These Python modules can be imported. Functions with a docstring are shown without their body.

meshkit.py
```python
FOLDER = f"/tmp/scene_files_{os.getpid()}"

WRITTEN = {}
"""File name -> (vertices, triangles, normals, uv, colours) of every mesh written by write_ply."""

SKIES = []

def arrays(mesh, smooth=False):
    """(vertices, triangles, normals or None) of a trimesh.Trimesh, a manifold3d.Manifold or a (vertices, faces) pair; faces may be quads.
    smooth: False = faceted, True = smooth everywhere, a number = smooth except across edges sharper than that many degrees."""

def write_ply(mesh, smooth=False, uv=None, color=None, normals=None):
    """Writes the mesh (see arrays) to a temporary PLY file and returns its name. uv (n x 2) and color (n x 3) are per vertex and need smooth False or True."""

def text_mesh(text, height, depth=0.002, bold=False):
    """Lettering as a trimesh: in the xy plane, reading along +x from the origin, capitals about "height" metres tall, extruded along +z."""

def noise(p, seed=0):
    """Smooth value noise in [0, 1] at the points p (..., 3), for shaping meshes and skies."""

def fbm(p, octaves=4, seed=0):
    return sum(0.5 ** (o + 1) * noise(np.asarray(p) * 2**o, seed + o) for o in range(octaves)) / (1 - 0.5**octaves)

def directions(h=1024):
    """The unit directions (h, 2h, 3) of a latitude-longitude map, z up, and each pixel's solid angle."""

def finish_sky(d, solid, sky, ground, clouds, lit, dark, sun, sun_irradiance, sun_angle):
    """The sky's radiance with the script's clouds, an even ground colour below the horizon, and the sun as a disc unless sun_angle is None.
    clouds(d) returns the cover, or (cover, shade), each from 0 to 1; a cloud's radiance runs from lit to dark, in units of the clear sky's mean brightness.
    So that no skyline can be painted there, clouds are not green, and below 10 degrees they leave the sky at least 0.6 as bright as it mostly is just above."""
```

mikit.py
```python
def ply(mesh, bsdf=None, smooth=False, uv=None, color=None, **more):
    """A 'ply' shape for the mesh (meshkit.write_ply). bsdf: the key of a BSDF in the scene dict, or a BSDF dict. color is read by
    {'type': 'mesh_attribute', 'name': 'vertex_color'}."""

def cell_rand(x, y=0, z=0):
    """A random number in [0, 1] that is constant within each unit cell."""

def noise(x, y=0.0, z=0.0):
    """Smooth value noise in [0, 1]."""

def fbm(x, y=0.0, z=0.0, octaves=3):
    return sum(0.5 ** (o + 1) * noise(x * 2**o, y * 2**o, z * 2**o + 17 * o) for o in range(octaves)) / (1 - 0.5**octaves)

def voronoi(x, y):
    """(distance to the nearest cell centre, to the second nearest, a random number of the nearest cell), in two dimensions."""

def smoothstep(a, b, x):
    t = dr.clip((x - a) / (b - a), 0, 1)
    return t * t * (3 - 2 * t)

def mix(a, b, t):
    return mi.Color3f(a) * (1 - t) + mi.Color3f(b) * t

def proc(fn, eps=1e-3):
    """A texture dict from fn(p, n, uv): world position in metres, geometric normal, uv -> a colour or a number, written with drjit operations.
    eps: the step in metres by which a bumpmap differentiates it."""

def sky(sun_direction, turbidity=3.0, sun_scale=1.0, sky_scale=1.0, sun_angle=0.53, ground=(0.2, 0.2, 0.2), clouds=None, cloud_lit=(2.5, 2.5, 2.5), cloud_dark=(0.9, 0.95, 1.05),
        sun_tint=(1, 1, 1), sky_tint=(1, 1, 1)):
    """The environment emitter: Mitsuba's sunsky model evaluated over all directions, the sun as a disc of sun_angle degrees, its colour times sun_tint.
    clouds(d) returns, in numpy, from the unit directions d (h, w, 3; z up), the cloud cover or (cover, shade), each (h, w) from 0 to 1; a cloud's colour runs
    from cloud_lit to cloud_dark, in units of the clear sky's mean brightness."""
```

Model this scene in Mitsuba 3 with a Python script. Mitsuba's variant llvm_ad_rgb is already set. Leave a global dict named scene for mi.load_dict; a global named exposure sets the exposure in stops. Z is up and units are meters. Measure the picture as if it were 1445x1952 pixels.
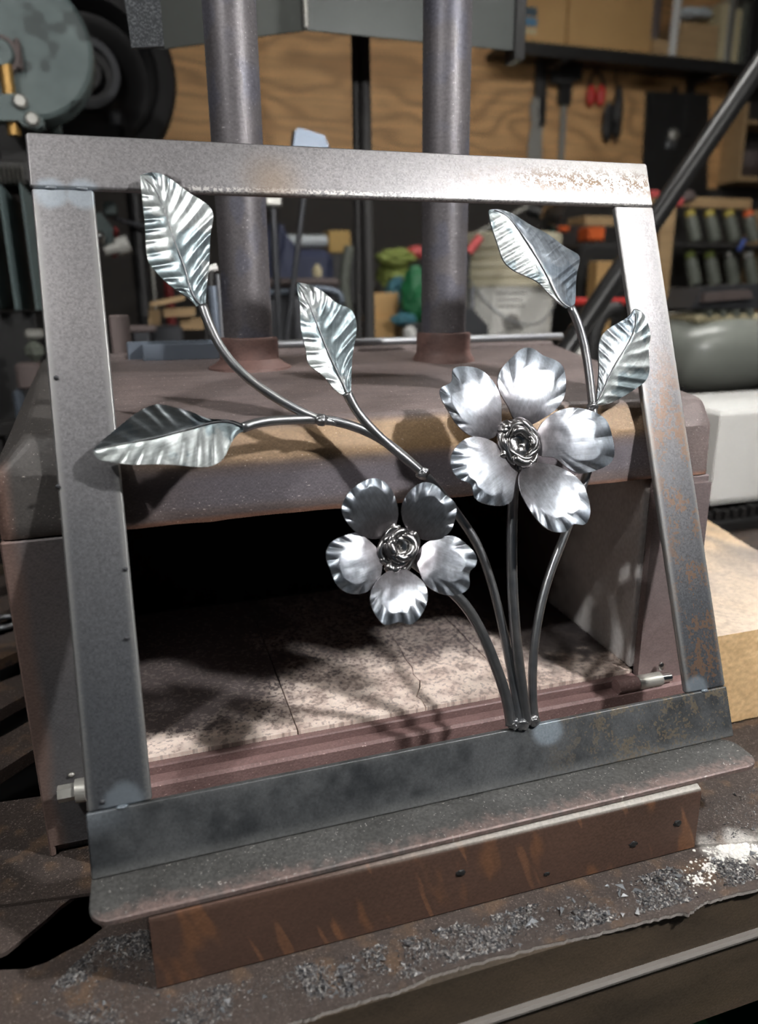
import math, random
import numpy as np, trimesh, mitsuba as mi, drjit as dr
import manifold3d as m3
import shapely.geometry as sg
import mikit, meshkit
from mikit import ply, proc, noise, fbm, voronoi, smoothstep, mix, cell_rand

T = mi.ScalarTransform4f
random.seed(7)
rng = np.random.default_rng(7)
scene, labels = {}, {}

# ------------------------------------------------------------------ camera
F = 1398.2                                    # focal length in pixels of the 1445 x 1952 frame
CAM = np.array([0.0550, -0.37805, 0.31698])
M = np.array([[0.952535, -0.094294, 0.289458], [-0.304232, -0.260586, 0.916263], [-0.010969, -0.960835, -0.276905]])
scene['camera'] = dict(type='thinlens', fov=math.degrees(2 * math.atan(722.5 / F)), fov_axis='x', aperture_radius=0.0027, focus_distance=0.53,
                       near_clip=0.02, far_clip=100.0,
                       to_world=T().look_at(origin=CAM.tolist(), target=(CAM + M[:, 2]).tolist(), up=(-M[:, 1]).tolist()))
exposure = 0.0

# ------------------------------------------------------------------ daylight and lamps
scene['sky'] = mikit.sky((0.3, 0.9, 0.75), turbidity=4.0, sky_scale=0.18, sun_scale=0.05, ground=(0.25, 0.24, 0.22))
WORK_LAMPS = [(np.array([0.68, -0.42, 0.76]), np.array([0.28, 0.12, 0.20]), 1560.0, 0.026, 'right'),
              (np.array([-0.58, -0.45, 1.10]), np.array([0.36, 0.12, 0.08]), 760.0, 0.030, 'left')]  # left lamp is added, out of view, to light the right inner forge wall
SHOP_LIGHTS = [((1.25, -0.62, 1.50), 0.60, 17.0), ((1.28, 0.80, 1.50), 0.60, 42.0), ((-0.80, -0.62, 1.50), 0.60, 14.0)]  # the middle one is added, out of view, to brighten the background


# ------------------------------------------------------------------ helpers
def ray(x, y):
    return M @ np.array([(x - 722.5) / F, (y - 976) / F, 1.0])


def onz(x, y, z):
    d = ray(x, y); return CAM + d * (z - CAM[2]) / d[2]


def at(x, y, Y):
    d = ray(x, y); return CAM + d * (Y - CAM[1]) / d[1]


def onx(x, y, X):
    d = ray(x, y); return CAM + d * (X - CAM[0]) / d[0]


TILT = math.radians(21.0067)
SX, SV, SW = np.array([1.0, 0, 0]), np.array([0, math.sin(TILT), math.cos(TILT)]), np.array([0, -math.cos(TILT), math.sin(TILT)])


def S(x, v, w=0.0):
    return SX * x + SV * v + SW * w


def sp(x, y, w):
    """the point of the stand's own plane, w in front of its face, seen at a pixel of the photograph"""
    d = ray(x, y); return CAM + d * ((w - CAM @ SW) / (d @ SW))


def numbered(k):
    if k not in scene and not any(s.startswith(k + '__') for s in scene) and k not in labels:
        return k
    n = 1
    while f'{k}_{n:03d}' in scene or f'{k}_{n:03d}' in labels or any(s.startswith(f'{k}_{n:03d}__') for s in scene):
        n += 1
    return f'{k}_{n:03d}'


def obj(name, mesh, mat, parent=None, smooth=30, label=None, cat=None, group=None, kind=None, **more):
    k = numbered((parent + '__' if parent else '') + name)
    scene[k] = ply(mesh, mat, smooth, **more)
    tag(k, label, cat, group, kind)
    return k


def tag(k, label=None, cat=None, group=None, kind=None):
    d = {a: b for a, b in dict(label=label, category=cat, group=group, kind=kind).items() if b}
    if d:
        labels[k] = d
    return k


def thing(name, label, cat, group=None):
    return tag(numbered(name), label, cat, group)


def cat(*ms):
    return trimesh.util.concatenate([m for m in ms])


def hull(pts):
    return trimesh.convex.convex_hull(np.asarray(pts, float))


def corners(x0, x1, y0, y1, z0, z1):
    return np.array([[x, y, z] for x in (x0, x1) for y in (y0, y1) for z in (z0, z1)], float)


def box(x0, x1, y0, y1, z0, z1, b=0.0):
    x0, x1 = min(x0, x1), max(x0, x1); y0, y1 = min(y0, y1), max(y0, y1); z0, z1 = min(z0, z1), max(z0, z1)
    if b <= 0:
        return hull(corners(x0, x1, y0, y1, z0, z1))
    b = min(b, (x1 - x0) * .45, (y1 - y0) * .45, (z1 - z0) * .45)
    return hull(np.vstack([corners(x0, x1, y0 + b, y1 - b, z0 + b, z1 - b), corners(x0 + b, x1 - b, y0, y1, z0 + b, z1 - b), corners(x0 + b, x1 - b, y0 + b, y1 - b, z0, z1)]))


def obox(x0, x1, v0, v1, w0, w1, b=0.001, f=None):
    """a box in the stand's own axes"""
    m = box(x0, x1, v0, v1, w0, w1, b)
    v = np.array(m.vertices)
    m.vertices = v[:, :1] * SX + v[:, 1:2] * SV + v[:, 2:3] * SW
    return m


def pbox(x0, y0, x1, y1, Y, depth, b=0.004):
    """a box square to the room whose front face stands at depth Y behind the pixels (x0, y0)-(x1, y1)"""
    a, c = at(x0, y0, Y), at(x1, y1, Y)
    return box(a[0], c[0], Y, Y + depth, c[2], a[2], b)


def spline(pts, n):
    from scipy.interpolate import CubicSpline
    pts = np.asarray(pts, float)
    t = np.r_[0, np.cumsum(np.linalg.norm(np.diff(pts, axis=0), axis=1))]
    return CubicSpline(t / t[-1], pts)(np.linspace(0, 1, n))


def tube(pts, r, n=14, cap=True):
    pts = np.asarray(pts, float)
    r = np.broadcast_to(np.asarray(r, float), len(pts))
    d = np.gradient(pts, axis=0); d /= np.linalg.norm(d, axis=1, keepdims=True)
    u = np.cross(d[0], [0, 0, 1] if abs(d[0][2]) < .9 else [1, 0, 0]); u /= np.linalg.norm(u)
    V, a = [], np.arange(n) / n * 2 * np.pi
    for p, t, rr in zip(pts, d, r):
        u = u - (u @ t) * t; u /= np.linalg.norm(u)
        w = np.cross(t, u)
        V.append(p + rr * (np.cos(a)[:, None] * u + np.sin(a)[:, None] * w))
    V = np.vstack(V); Fs = []
    for i in range(len(pts) - 1):
        for j in range(n):
            k = (j + 1) % n
            Fs += [[i * n + j, i * n + k, (i + 1) * n + k], [i * n + j, (i + 1) * n + k, (i + 1) * n + j]]
    if cap:
        V = np.vstack([V, pts[0], pts[-1]])
        for j in range(n):
            k = (j + 1) % n
            Fs += [[len(V) - 2, k, j], [len(V) - 1, (len(pts) - 1) * n + j, (len(pts) - 1) * n + k]]
    return trimesh.Trimesh(V, np.array(Fs), process=False)


def rod(p, q, r, n=20):
    return tube([p, q], r, n)


def lathe(prof, c, axis=(0, 0, 1), n=48):
    """profile of (radius, height) turned about the axis at c"""
    m = trimesh.creation.revolve(np.asarray(prof, float), sections=n)
    m.apply_transform(trimesh.geometry.align_vectors([0, 0, 1], axis))
    m.apply_translation(c)
    return m


def prism(poly, z0, z1):
    p = sg.Polygon(poly) if not isinstance(poly, sg.Polygon) else poly
    m = trimesh.creation.extrude_polygon(p, z1 - z0, engine='earcut')
    m.apply_translation([0, 0, z0])
    return m


def extrude_yz(prof, x0, x1):
    """a (y, z) profile run along x"""
    m = trimesh.creation.extrude_polygon(sg.Polygon(prof), x1 - x0, engine='earcut')
    v = np.array(m.vertices)
    m.vertices = np.stack([v[:, 2] + x0, v[:, 0], v[:, 1]], 1)
    return m


def mani(m):
    return m3.Manifold(m3.Mesh(np.asarray(m.vertices, np.float32), np.asarray(m.faces, np.uint32)))


def tri(m):
    a = m.to_mesh()
    return trimesh.Trimesh(a.vert_properties[:, :3], a.tri_verts, process=False)


def rough(m, amp, freq, length=None, seed=0):
    if length:
        m = tri(mani(m).refine_to_length(length))
    v = np.array(m.vertices)
    n = np.array(m.vertex_normals)
    m = m.copy(); m.vertices = v + n * (amp * (meshkit.fbm(v * freq + 11 * seed, 3, seed) * 2 - 1))[:, None]
    return m


def lump(c, size, seed, amp=0.25, freq=2.0, sub=3):
    m = trimesh.creation.icosphere(subdivisions=sub, radius=1.0)
    v = np.array(m.vertices)
    v = v * (1 + amp * (2 * meshkit.fbm(v * freq + seed * 3.1, 3, seed) - 1))[:, None]
    m.vertices = v * np.asarray(size, float) + c
    return m


# ------------------------------------------------------------------ materials
TZ, PZ = -0.0535, -0.0510                       # top of the table's lower plate and of its upper plate


def pr(rgb, rough=0.5, metal=0.0, spec=0.5, **k):
    c = {'type': 'rgb', 'value': list(rgb)} if isinstance(rgb, (tuple, list)) else rgb
    return dict(type='twosided', b=dict(type='principled', base_color=c, roughness=rough, metallic=metal, specular=spec, **k))


def bumped(b, fn, scale, eps=4e-4):
    inner = b['b']
    return dict(type='twosided', b=dict(type='bumpmap', arbitrary=proc(fn, eps), scale=scale, bsdf=inner))


def gray(c):
    return (c, c, c)


def c_mill(p, n, uv):          # cleaned hot rolled flat bar: grey with a purple cast, specks, heat marks and rust along the right
    v = p.z / math.cos(TILT)
    big = fbm(p.x * 16, p.z * 16, p.y * 16, 3)
    fine = fbm(p.x * 900, p.z * 900, p.y * 900, 2)
    mid = fbm(p.x * 150 + 5, p.z * 150, p.y * 150, 3)
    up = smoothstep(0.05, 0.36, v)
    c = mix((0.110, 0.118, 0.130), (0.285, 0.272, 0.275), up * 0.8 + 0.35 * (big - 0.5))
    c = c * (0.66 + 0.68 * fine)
    c = mix(c, (0.34, 0.33, 0.31), smoothstep(0.30, 0.44, p.x) * smoothstep(0.40, 0.42, v) * 0.4)  # lamp glare on the right end of the top bar, painted paler
    dark = smoothstep(0.50, 0.60, 0.5 * fbm(p.x * 260 + 5, p.z * 300, 2.0, 3) + 0.5 * fbm(p.x * 1000 + 7, p.z * 1000, 1.0, 2) + 0.05 * smoothstep(0.40, 0.60, mid) - 0.03) * smoothstep(0.26, 0.38, p.x) * smoothstep(0.38, 0.41, v)
    c = mix(c, (0.13, 0.095, 0.07), dark * (1 - smoothstep(0.0, 0.016, dr.abs(v - 0.431))) * 1.1)
    rust = smoothstep(0.52, 0.60, 0.62 * fbm(p.x * 110, p.z * 60 + 9, p.y * 60, 3) + 0.38 * fbm(p.x * 520, p.z * 520, 3.0, 2)) * smoothstep(0.405, 0.43, p.x) * (1 - smoothstep(0.24, 0.32, v))
    c = mix(c, (0.28, 0.155, 0.08), rust * 0.6)
    edge = dr.minimum(dr.minimum(dr.abs(p.x - 0.0008), dr.abs(p.x - 0.0368)), dr.minimum(dr.abs(p.x - 0.4158), dr.abs(p.x - 0.4512)))
    c = mix(c, (0.40, 0.40, 0.385), (1 - smoothstep(0.0008, 0.0050, edge + 0.003 * (fine - 0.5))) * (1 - smoothstep(0.400, 0.413, v)) * 0.55)
    lowrim = (1 - smoothstep(0.0008, 0.0032, dr.abs(v - 0.4155))) * smoothstep(0.06, 0.10, p.x)  # highlight of the rounded lower edge, painted as pale specks
    c = mix(c, (0.60, 0.58, 0.55), lowrim * smoothstep(0.42, 0.55, fine) * 0.8)
    # tan heat stain on the top bar
    tan = (1 - smoothstep(0.0, 0.03, dr.sqrt(dr.square(p.x - 0.150) + dr.square(v - 0.422)))) * smoothstep(0.40, 0.44, v + 0.03)
    c = mix(c, (0.27, 0.19, 0.115), tan * 0.5)
    # black weld soot by the tip of the long leaf
    so = dr.sqrt(dr.square((p.x - 0.0815) / 1.9) + dr.square(v - 0.418)) + 0.012 * (mid - 0.5)
    c = mix(c, (0.035, 0.03, 0.03), (1 - smoothstep(0.0035, 0.0065, so)) * 0.9)
    # pale blue heat rings round the tack welds at the corners
    for (a, b, r) in ((0.012, 0.410, 0.012), (0.031, 0.410, 0.012), (0.021, 0.040, 0.014), (0.425, 0.040, 0.012)):
        d = dr.sqrt(dr.square(p.x - a) + dr.square(v - b)) + 0.004 * (mid - 0.5)
        c = mix(c, (0.40, 0.47, 0.53), (1 - smoothstep(r * 0.55, r, d)) * 0.55)
    return c


def c_scale(p, n, uv):         # bottom bar: dark mill scale with yellow-brown blotches on the right and a blue weld bloom
    v = p.z / math.cos(TILT)
    big = fbm(p.x * 25, p.z * 25, 3.0, 3)
    fine = fbm(p.x * 800, p.z * 800, p.y * 800, 2)
    c = mix((0.034, 0.038, 0.042), (0.135, 0.142, 0.147), smoothstep(0.12, 0.88, 0.6 * big + 0.4 * fbm(p.x * 110, p.z * 110, 6.0, 3)))
    c = mix(c, (0.24, 0.245, 0.24), (1 - smoothstep(0.0, 0.010, v)) * 0.6 + smoothstep(0.033, 0.040, v) * 0.3)
    bl = smoothstep(0.52, 0.62, 0.5 * fbm(p.x * 150, p.z * 150 + 4, 1.0, 3) + 0.5 * fbm(p.x * 700, p.z * 700, 5.0, 2)) * smoothstep(0.27, 0.36, p.x)
    c = mix(c, (0.25, 0.19, 0.11), bl * 0.45)
    c = mix(c, (0.30, 0.34, 0.38), smoothstep(0.0, 0.03, 0.034 - p.x) * smoothstep(0.020, 0.036, v) * 0.4)
    d = dr.sqrt(dr.square((p.x - 0.2985) / 1.25) + dr.square(v - 0.032))
    c = mix(c, (0.33, 0.39, 0.44), (1 - smoothstep(0.006, 0.012, d)) * 0.75)
    return c * (0.75 + 0.5 * fine)


def c_ledge(p, n, uv):         # ledge plate: dark grey top with a brown front rim
    fine = fbm(p.x * 700, p.y * 700, p.z * 700, 2)
    big = fbm(p.x * 30, p.y * 30, 2.0, 3)
    c = mix((0.052, 0.052, 0.050), (0.105, 0.104, 0.100), big)
    pat = fbm(p.x * 260, p.y * 260, 4.0, 3)
    c = mix(c, (0.205, 0.145, 0.130), (1 - smoothstep(-0.036, -0.019, p.y + 0.014 * (pat - 0.5) + 0.012 * (big - 0.5))) * 0.85)
    c = mix(c, (0.5, 0.48, 0.45), smoothstep(0.90, 0.95, noise(p.x * 900, p.y * 900, 1.0)) * 0.7)
    return c * (0.65 + 0.7 * fine)


def c_rustbar(p, n, uv):
    big = fbm(p.x * 14, p.y * 14, p.z * 14, 3)
    mid = fbm(p.x * 60, p.y * 60, p.z * 25 + p.x * 40, 3)
    fine = fbm(p.x * 700, p.y * 700, p.z * 700, 2)
    c = mix((0.050, 0.030, 0.023), (0.120, 0.066, 0.047), big)
    c = mix(c, (0.30, 0.125, 0.045), smoothstep(0.58, 0.72, mid) * 0.30)
    scr = fbm(p.x * 170 + p.z * 60, p.z * 22, 7.0, 2)
    c = mix(c, (0.36, 0.16, 0.07), smoothstep(0.72, 0.80, scr) * 0.25)
    c = mix(c, (0.46, 0.44, 0.40), smoothstep(-0.0075, -0.0050, p.z) * smoothstep(0.10, 0.28, p.x) * 0.85)  # highlight on the rounded top edge, painted in as pale colour
    return c * (0.75 + 0.5 * fine)


def c_table(p, n, uv):
    big = fbm(p.x * 9, p.y * 9, 1.0, 3)
    mid = fbm(p.x * 80, p.y * 80, p.z * 80, 3)
    fine = fbm(p.x * 1100, p.y * 1100, p.z * 1100, 2)
    c = mix((0.028, 0.021, 0.018), (0.072, 0.053, 0.045), big)
    c = mix(c, (0.17, 0.095, 0.045), smoothstep(0.55, 0.75, mid) * 0.35)
    c = mix(c, (0.24, 0.21, 0.19), smoothstep(0.70, 0.82, fine) * 0.4)
    c = mix(c, (0.34, 0.31, 0.285), smoothstep(0.0002, 0.0007, TZ - p.z) * (1 - smoothstep(-0.06, -0.055, p.y)))
    du = dr.sqrt(dr.square(p.x - 0.419) + dr.square((p.y + 0.045) * 1.6))
    c = mix(c, (0.60, 0.58, 0.54), (1 - smoothstep(0.004, 0.030, du + 0.03 * (mid - 0.5))) * 0.7)
    return c * (0.6 + 0.8 * fine)


def c_apron(p, n, uv):
    big = fbm(p.x * 20, p.y * 20, p.z * 40, 3)
    fine = fbm(p.x * 800, p.y * 800, p.z * 800, 2)
    c = mix((0.030, 0.022, 0.014), (0.085, 0.060, 0.038), big)
    return c * (0.7 + 0.6 * fine)


def c_forge(p, n, uv):         # fired steel hood: purple-brown scale with tan and blue heat colours and orange edges
    big = fbm(p.x * 12, p.y * 12, p.z * 12, 3)
    str_ = fbm(p.x * 25, p.y * 130, p.z * 130, 3)
    fine = fbm(p.x * 900, p.y * 900, p.z * 900, 2)
    c = mix((0.072, 0.060, 0.060), (0.20, 0.155, 0.145), 0.6 * big + 0.4 * str_)
    mid = smoothstep(0.02, 0.10, p.x) * (1 - smoothstep(0.40, 0.455, p.x))
    front = smoothstep(0.212, 0.220, p.z) * (1 - smoothstep(0.234, 0.241, p.z)) * (1 - smoothstep(0.107, 0.124, p.y))
    c = mix(c, (0.36, 0.225, 0.10), front * mid * (0.35 + 0.65 * big) * 0.85)
    blue = smoothstep(0.185, 0.192, p.z) * (1 - smoothstep(0.205, 0.215, p.z)) * (1 - smoothstep(0.097, 0.107, p.y)) * mid
    c = mix(c, (0.13, 0.125, 0.15), blue * 0.6)
    c = mix(c, (0.26, 0.125, 0.075), (1 - smoothstep(0.1800, 0.1840, p.z + 0.004 * (big - 0.5))) * smoothstep(0.16, 0.18, p.z) * 0.7)
    ends = 1 - smoothstep(-0.010, 0.05, p.x)
    c = mix(c, (0.050, 0.049, 0.046), ends * 0.85)
    c = mix(c, (0.16, 0.095, 0.075), (1 - smoothstep(-0.032, -0.024, p.x + 0.006 * (big - 0.5))) * (1 - smoothstep(0.095, 0.107, p.y)) * 0.8)
    c = mix(c, (0.55, 0.5, 0.46), smoothstep(0.90, 0.95, noise(p.x * 900, p.y * 900, p.z * 900)) * 0.6)
    return c * (0.72 + 0.56 * fine)


def c_body(p, n, uv):          # lower shell: dark grey steel, brown towards its edges
    big = fbm(p.x * 18, p.y * 18, p.z * 18, 3)
    fine = fbm(p.x * 800, p.y * 800, p.z * 800, 2)
    sc = smoothstep(0.62, 0.70, fbm(p.x * 90 + 3 * big, p.y * 90, p.z * 90, 3))
    c = mix((0.066, 0.067, 0.072), (0.118, 0.115, 0.118), big)
    c = mix(c, (0.20, 0.20, 0.21), sc * 0.5 * (1 - smoothstep(0.05, 0.1, p.z)))
    c = mix(c, (0.175, 0.115, 0.095), (1 - smoothstep(-0.032, -0.022, p.x + 0.010 * (big - 0.5))) * 0.8)
    c = mix(c, (0.19, 0.115, 0.095), smoothstep(0.05, 0.17, p.z) * (1 - smoothstep(-0.02, 0.02, p.x)) * 0.35 * big)
    c = mix(c, (0.27, 0.18, 0.165), smoothstep(0.39, 0.41, p.x) * (1 - smoothstep(0.03, 0.10, p.z + 0.05 * (big - 0.5))) * 0.5)
    c = mix(c, (0.22, 0.165, 0.16), smoothstep(0.39, 0.41, p.x) * 0.6)
    return c * (0.75 + 0.5 * fine)


def c_sill(p, n, uv):
    big = fbm(p.x * 16, p.y * 30, p.z * 30, 3)
    fine = fbm(p.x * 800, p.y * 800, p.z * 800, 2)
    c = mix((0.115, 0.066, 0.062), (0.26, 0.165, 0.155), big)
    c = mix(c, (0.6, 0.5, 0.46), smoothstep(0.90, 0.95, noise(p.x * 800, p.y * 800, p.z * 800)) * 0.7)
    return c * (0.7 + 0.6 * fine)


def c_brick(p, n, uv):         # fire brick: tan and gritty at the mouth, sooted further in
    fine = fbm(p.x * 420, p.y * 420, 2.0, 3)
    big = fbm(p.x * 16, p.y * 16, 5.0, 3)
    mid = fbm(p.x * 90, p.y * 90, 8.0, 3)
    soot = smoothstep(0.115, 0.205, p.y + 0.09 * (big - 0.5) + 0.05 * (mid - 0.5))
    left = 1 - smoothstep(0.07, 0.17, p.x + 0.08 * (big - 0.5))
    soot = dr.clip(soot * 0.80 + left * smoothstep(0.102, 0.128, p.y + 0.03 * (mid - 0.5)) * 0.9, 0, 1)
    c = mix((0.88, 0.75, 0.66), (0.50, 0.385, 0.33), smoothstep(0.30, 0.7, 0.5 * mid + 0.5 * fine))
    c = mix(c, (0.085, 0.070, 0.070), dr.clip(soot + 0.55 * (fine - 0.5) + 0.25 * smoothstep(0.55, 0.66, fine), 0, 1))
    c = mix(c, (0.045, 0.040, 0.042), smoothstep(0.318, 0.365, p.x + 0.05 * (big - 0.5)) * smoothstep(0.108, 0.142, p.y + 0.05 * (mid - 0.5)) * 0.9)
    return c * (0.7 + 0.6 * fine)


def c_wool(p, n, uv):
    big = fbm(p.x * 20, p.y * 25, p.z * 25, 3)
    fine = fbm(p.x * 300, p.y * 500, p.z * 300, 3)
    c = mix((0.62, 0.59, 0.57), (0.90, 0.88, 0.86), fine)
    c = mix(c, (0.20, 0.12, 0.08), smoothstep(0.14, 0.185, p.z + 0.05 * (big - 0.5)) * 0.7)
    return mix(c, (0.045, 0.035, 0.034), smoothstep(0.165, 0.27, p.y + 0.12 * (big - 0.5) + 0.02 * (fine - 0.5)))


def c_pipe(p, n, uv):
    big = fbm(p.x * 30, p.y * 30, p.z * 12, 3)
    fine = fbm(p.x * 500, p.y * 500, p.z * 500, 2)
    c = mix((0.070, 0.066, 0.072), (0.150, 0.138, 0.143), big)
    c = mix(c, (0.09, 0.095, 0.13), smoothstep(0.5, 0.7, fbm(p.x * 60, p.y * 60, p.z * 40, 2)) * 0.5)
    c = mix(c, (0.5, 0.48, 0.48), smoothstep(0.92, 0.97, noise(p.x * 500, p.y * 500, p.z * 500)) * 0.4)
    return c * (0.75 + 0.5 * fine)


def c_collar(p, n, uv):
    big = fbm(p.x * 60, p.y * 60, p.z * 60, 3)
    c = mix((0.085, 0.050, 0.045), (0.20, 0.115, 0.098), big)
    return c * (0.8 + 0.4 * fbm(p.x * 600, p.y * 600, p.z * 600, 2))


def c_petal(p, n, uv):
    big = fbm(p.x * 70, p.y * 70, p.z * 70, 3)
    fine = fbm(p.x * 700, p.y * 700, p.z * 350, 2)
    c = mix((0.31, 0.33, 0.37), (0.58, 0.62, 0.675), big)
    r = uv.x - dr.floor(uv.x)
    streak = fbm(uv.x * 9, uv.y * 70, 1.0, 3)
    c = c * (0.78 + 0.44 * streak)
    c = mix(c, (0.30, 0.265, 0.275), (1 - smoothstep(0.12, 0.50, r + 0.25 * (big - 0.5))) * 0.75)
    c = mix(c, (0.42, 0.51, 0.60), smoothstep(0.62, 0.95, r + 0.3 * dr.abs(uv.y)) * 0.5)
    return c * (0.80 + 0.4 * fine)


def c_leaf(p, n, uv):          # hammered leaf: bright brushed high spots, blue-grey scale in the hollows
    pat = fbm(p.x * 55 + 2, p.y * 55, p.z * 40, 3)
    fine = fbm(p.x * 500, p.y * 500, p.z * 500, 2)
    sc = smoothstep(0.46, 0.54, pat + 0.10 * (fine - 0.5))
    c = mix((0.58, 0.625, 0.62), (0.23, 0.295, 0.32), sc * 0.85)
    w5 = dr.select((uv.x > 3.99) & (uv.x < 5.01), smoothstep(0.0, 0.10, uv.y) * 0.85, 0.0) + dr.select((uv.x > 11.99) & (uv.x < 13.01), smoothstep(0.0, 0.10, -uv.y) * 0.6, 0.0) + dr.select((uv.x > 9.99) & (uv.x < 11.01), smoothstep(0.0, 0.10, uv.y) * 0.55, 0.0)  # three leaf halves: dark oxide, with the shade of the fold painted in
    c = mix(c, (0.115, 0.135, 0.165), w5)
    streak = fbm(uv.x * 34 + dr.abs(uv.y) * 22, uv.y * 3, 1.0, 3)
    return c * (0.82 + 0.36 * fine) * (0.72 + 0.56 * streak)


def c_stem(p, n, uv):
    big = fbm(p.x * 90, p.y * 90, p.z * 90, 3)
    return mix((0.20, 0.22, 0.245), (0.46, 0.455, 0.45), big)


def c_ply(p, n, uv):           # rotary cut fir plywood
    w = fbm(p.x * 2.2, p.z * 5, 1.0, 3)
    g = 0.5 + 0.5 * dr.sin(p.z * 60 + w * 34)
    g = dr.power(g, 2.0)
    st = fbm(p.x * 5, p.z * 220, 2.0, 2)
    c = mix((0.64, 0.375, 0.165), (0.33, 0.17, 0.07), g * 0.6)
    return c * (0.72 + 0.56 * st)


def c_wood(p, n, uv):
    g = fbm(p.x * 14, p.y * 60, p.z * 60, 3)
    return mix((0.34, 0.215, 0.105), (0.52, 0.36, 0.19), g)


def c_block(p, n, uv):         # big tan insulating brick, grey-scorched on top
    big = fbm(p.x * 14, p.y * 9, p.z * 10, 3)
    fine = fbm(p.x * 300, p.y * 300, p.z * 300, 3)
    c = mix((0.62, 0.40, 0.185), (0.72, 0.52, 0.30), fine)
    top = smoothstep(0.4, 0.8, n.z)
    c = mix(c, (0.60, 0.53, 0.47), top * (0.55 + 0.45 * big) * smoothstep(0.42, 0.18, p.y) * 0.9)
    c = mix(c, (0.24, 0.22, 0.21), top * smoothstep(0.55, 0.72, big) * 0.7)
    return c * (0.8 + 0.4 * fine)


def c_teal(p, n, uv):
    big = fbm(p.x * 25, p.y * 25, p.z * 25, 3)
    c = mix((0.075, 0.105, 0.105), (0.17, 0.215, 0.21), big)
    return mix(c, (0.02, 0.025, 0.025), smoothstep(0.60, 0.66, fbm(p.x * 18 + 3, p.y * 18, p.z * 18, 3)) * 0.6)


def c_strap(p, n, uv):
    f = fbm(p.x * 900, p.y * 900, p.z * 600, 3)
    return mix((0.075, 0.082, 0.090), (0.25, 0.265, 0.28), smoothstep(0.40, 0.75, f))


def c_card(p, n, uv):
    return mix((0.44, 0.26, 0.10), (0.56, 0.35, 0.15), fbm(p.x * 6, p.y * 6, p.z * 6, 2))


def c_grit(p, n, uv):
    r = cell_rand(p.x * 900, p.y * 900, 3)
    return mix((0.045, 0.046, 0.05), (0.42, 0.40, 0.38), r * r * r)


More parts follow.
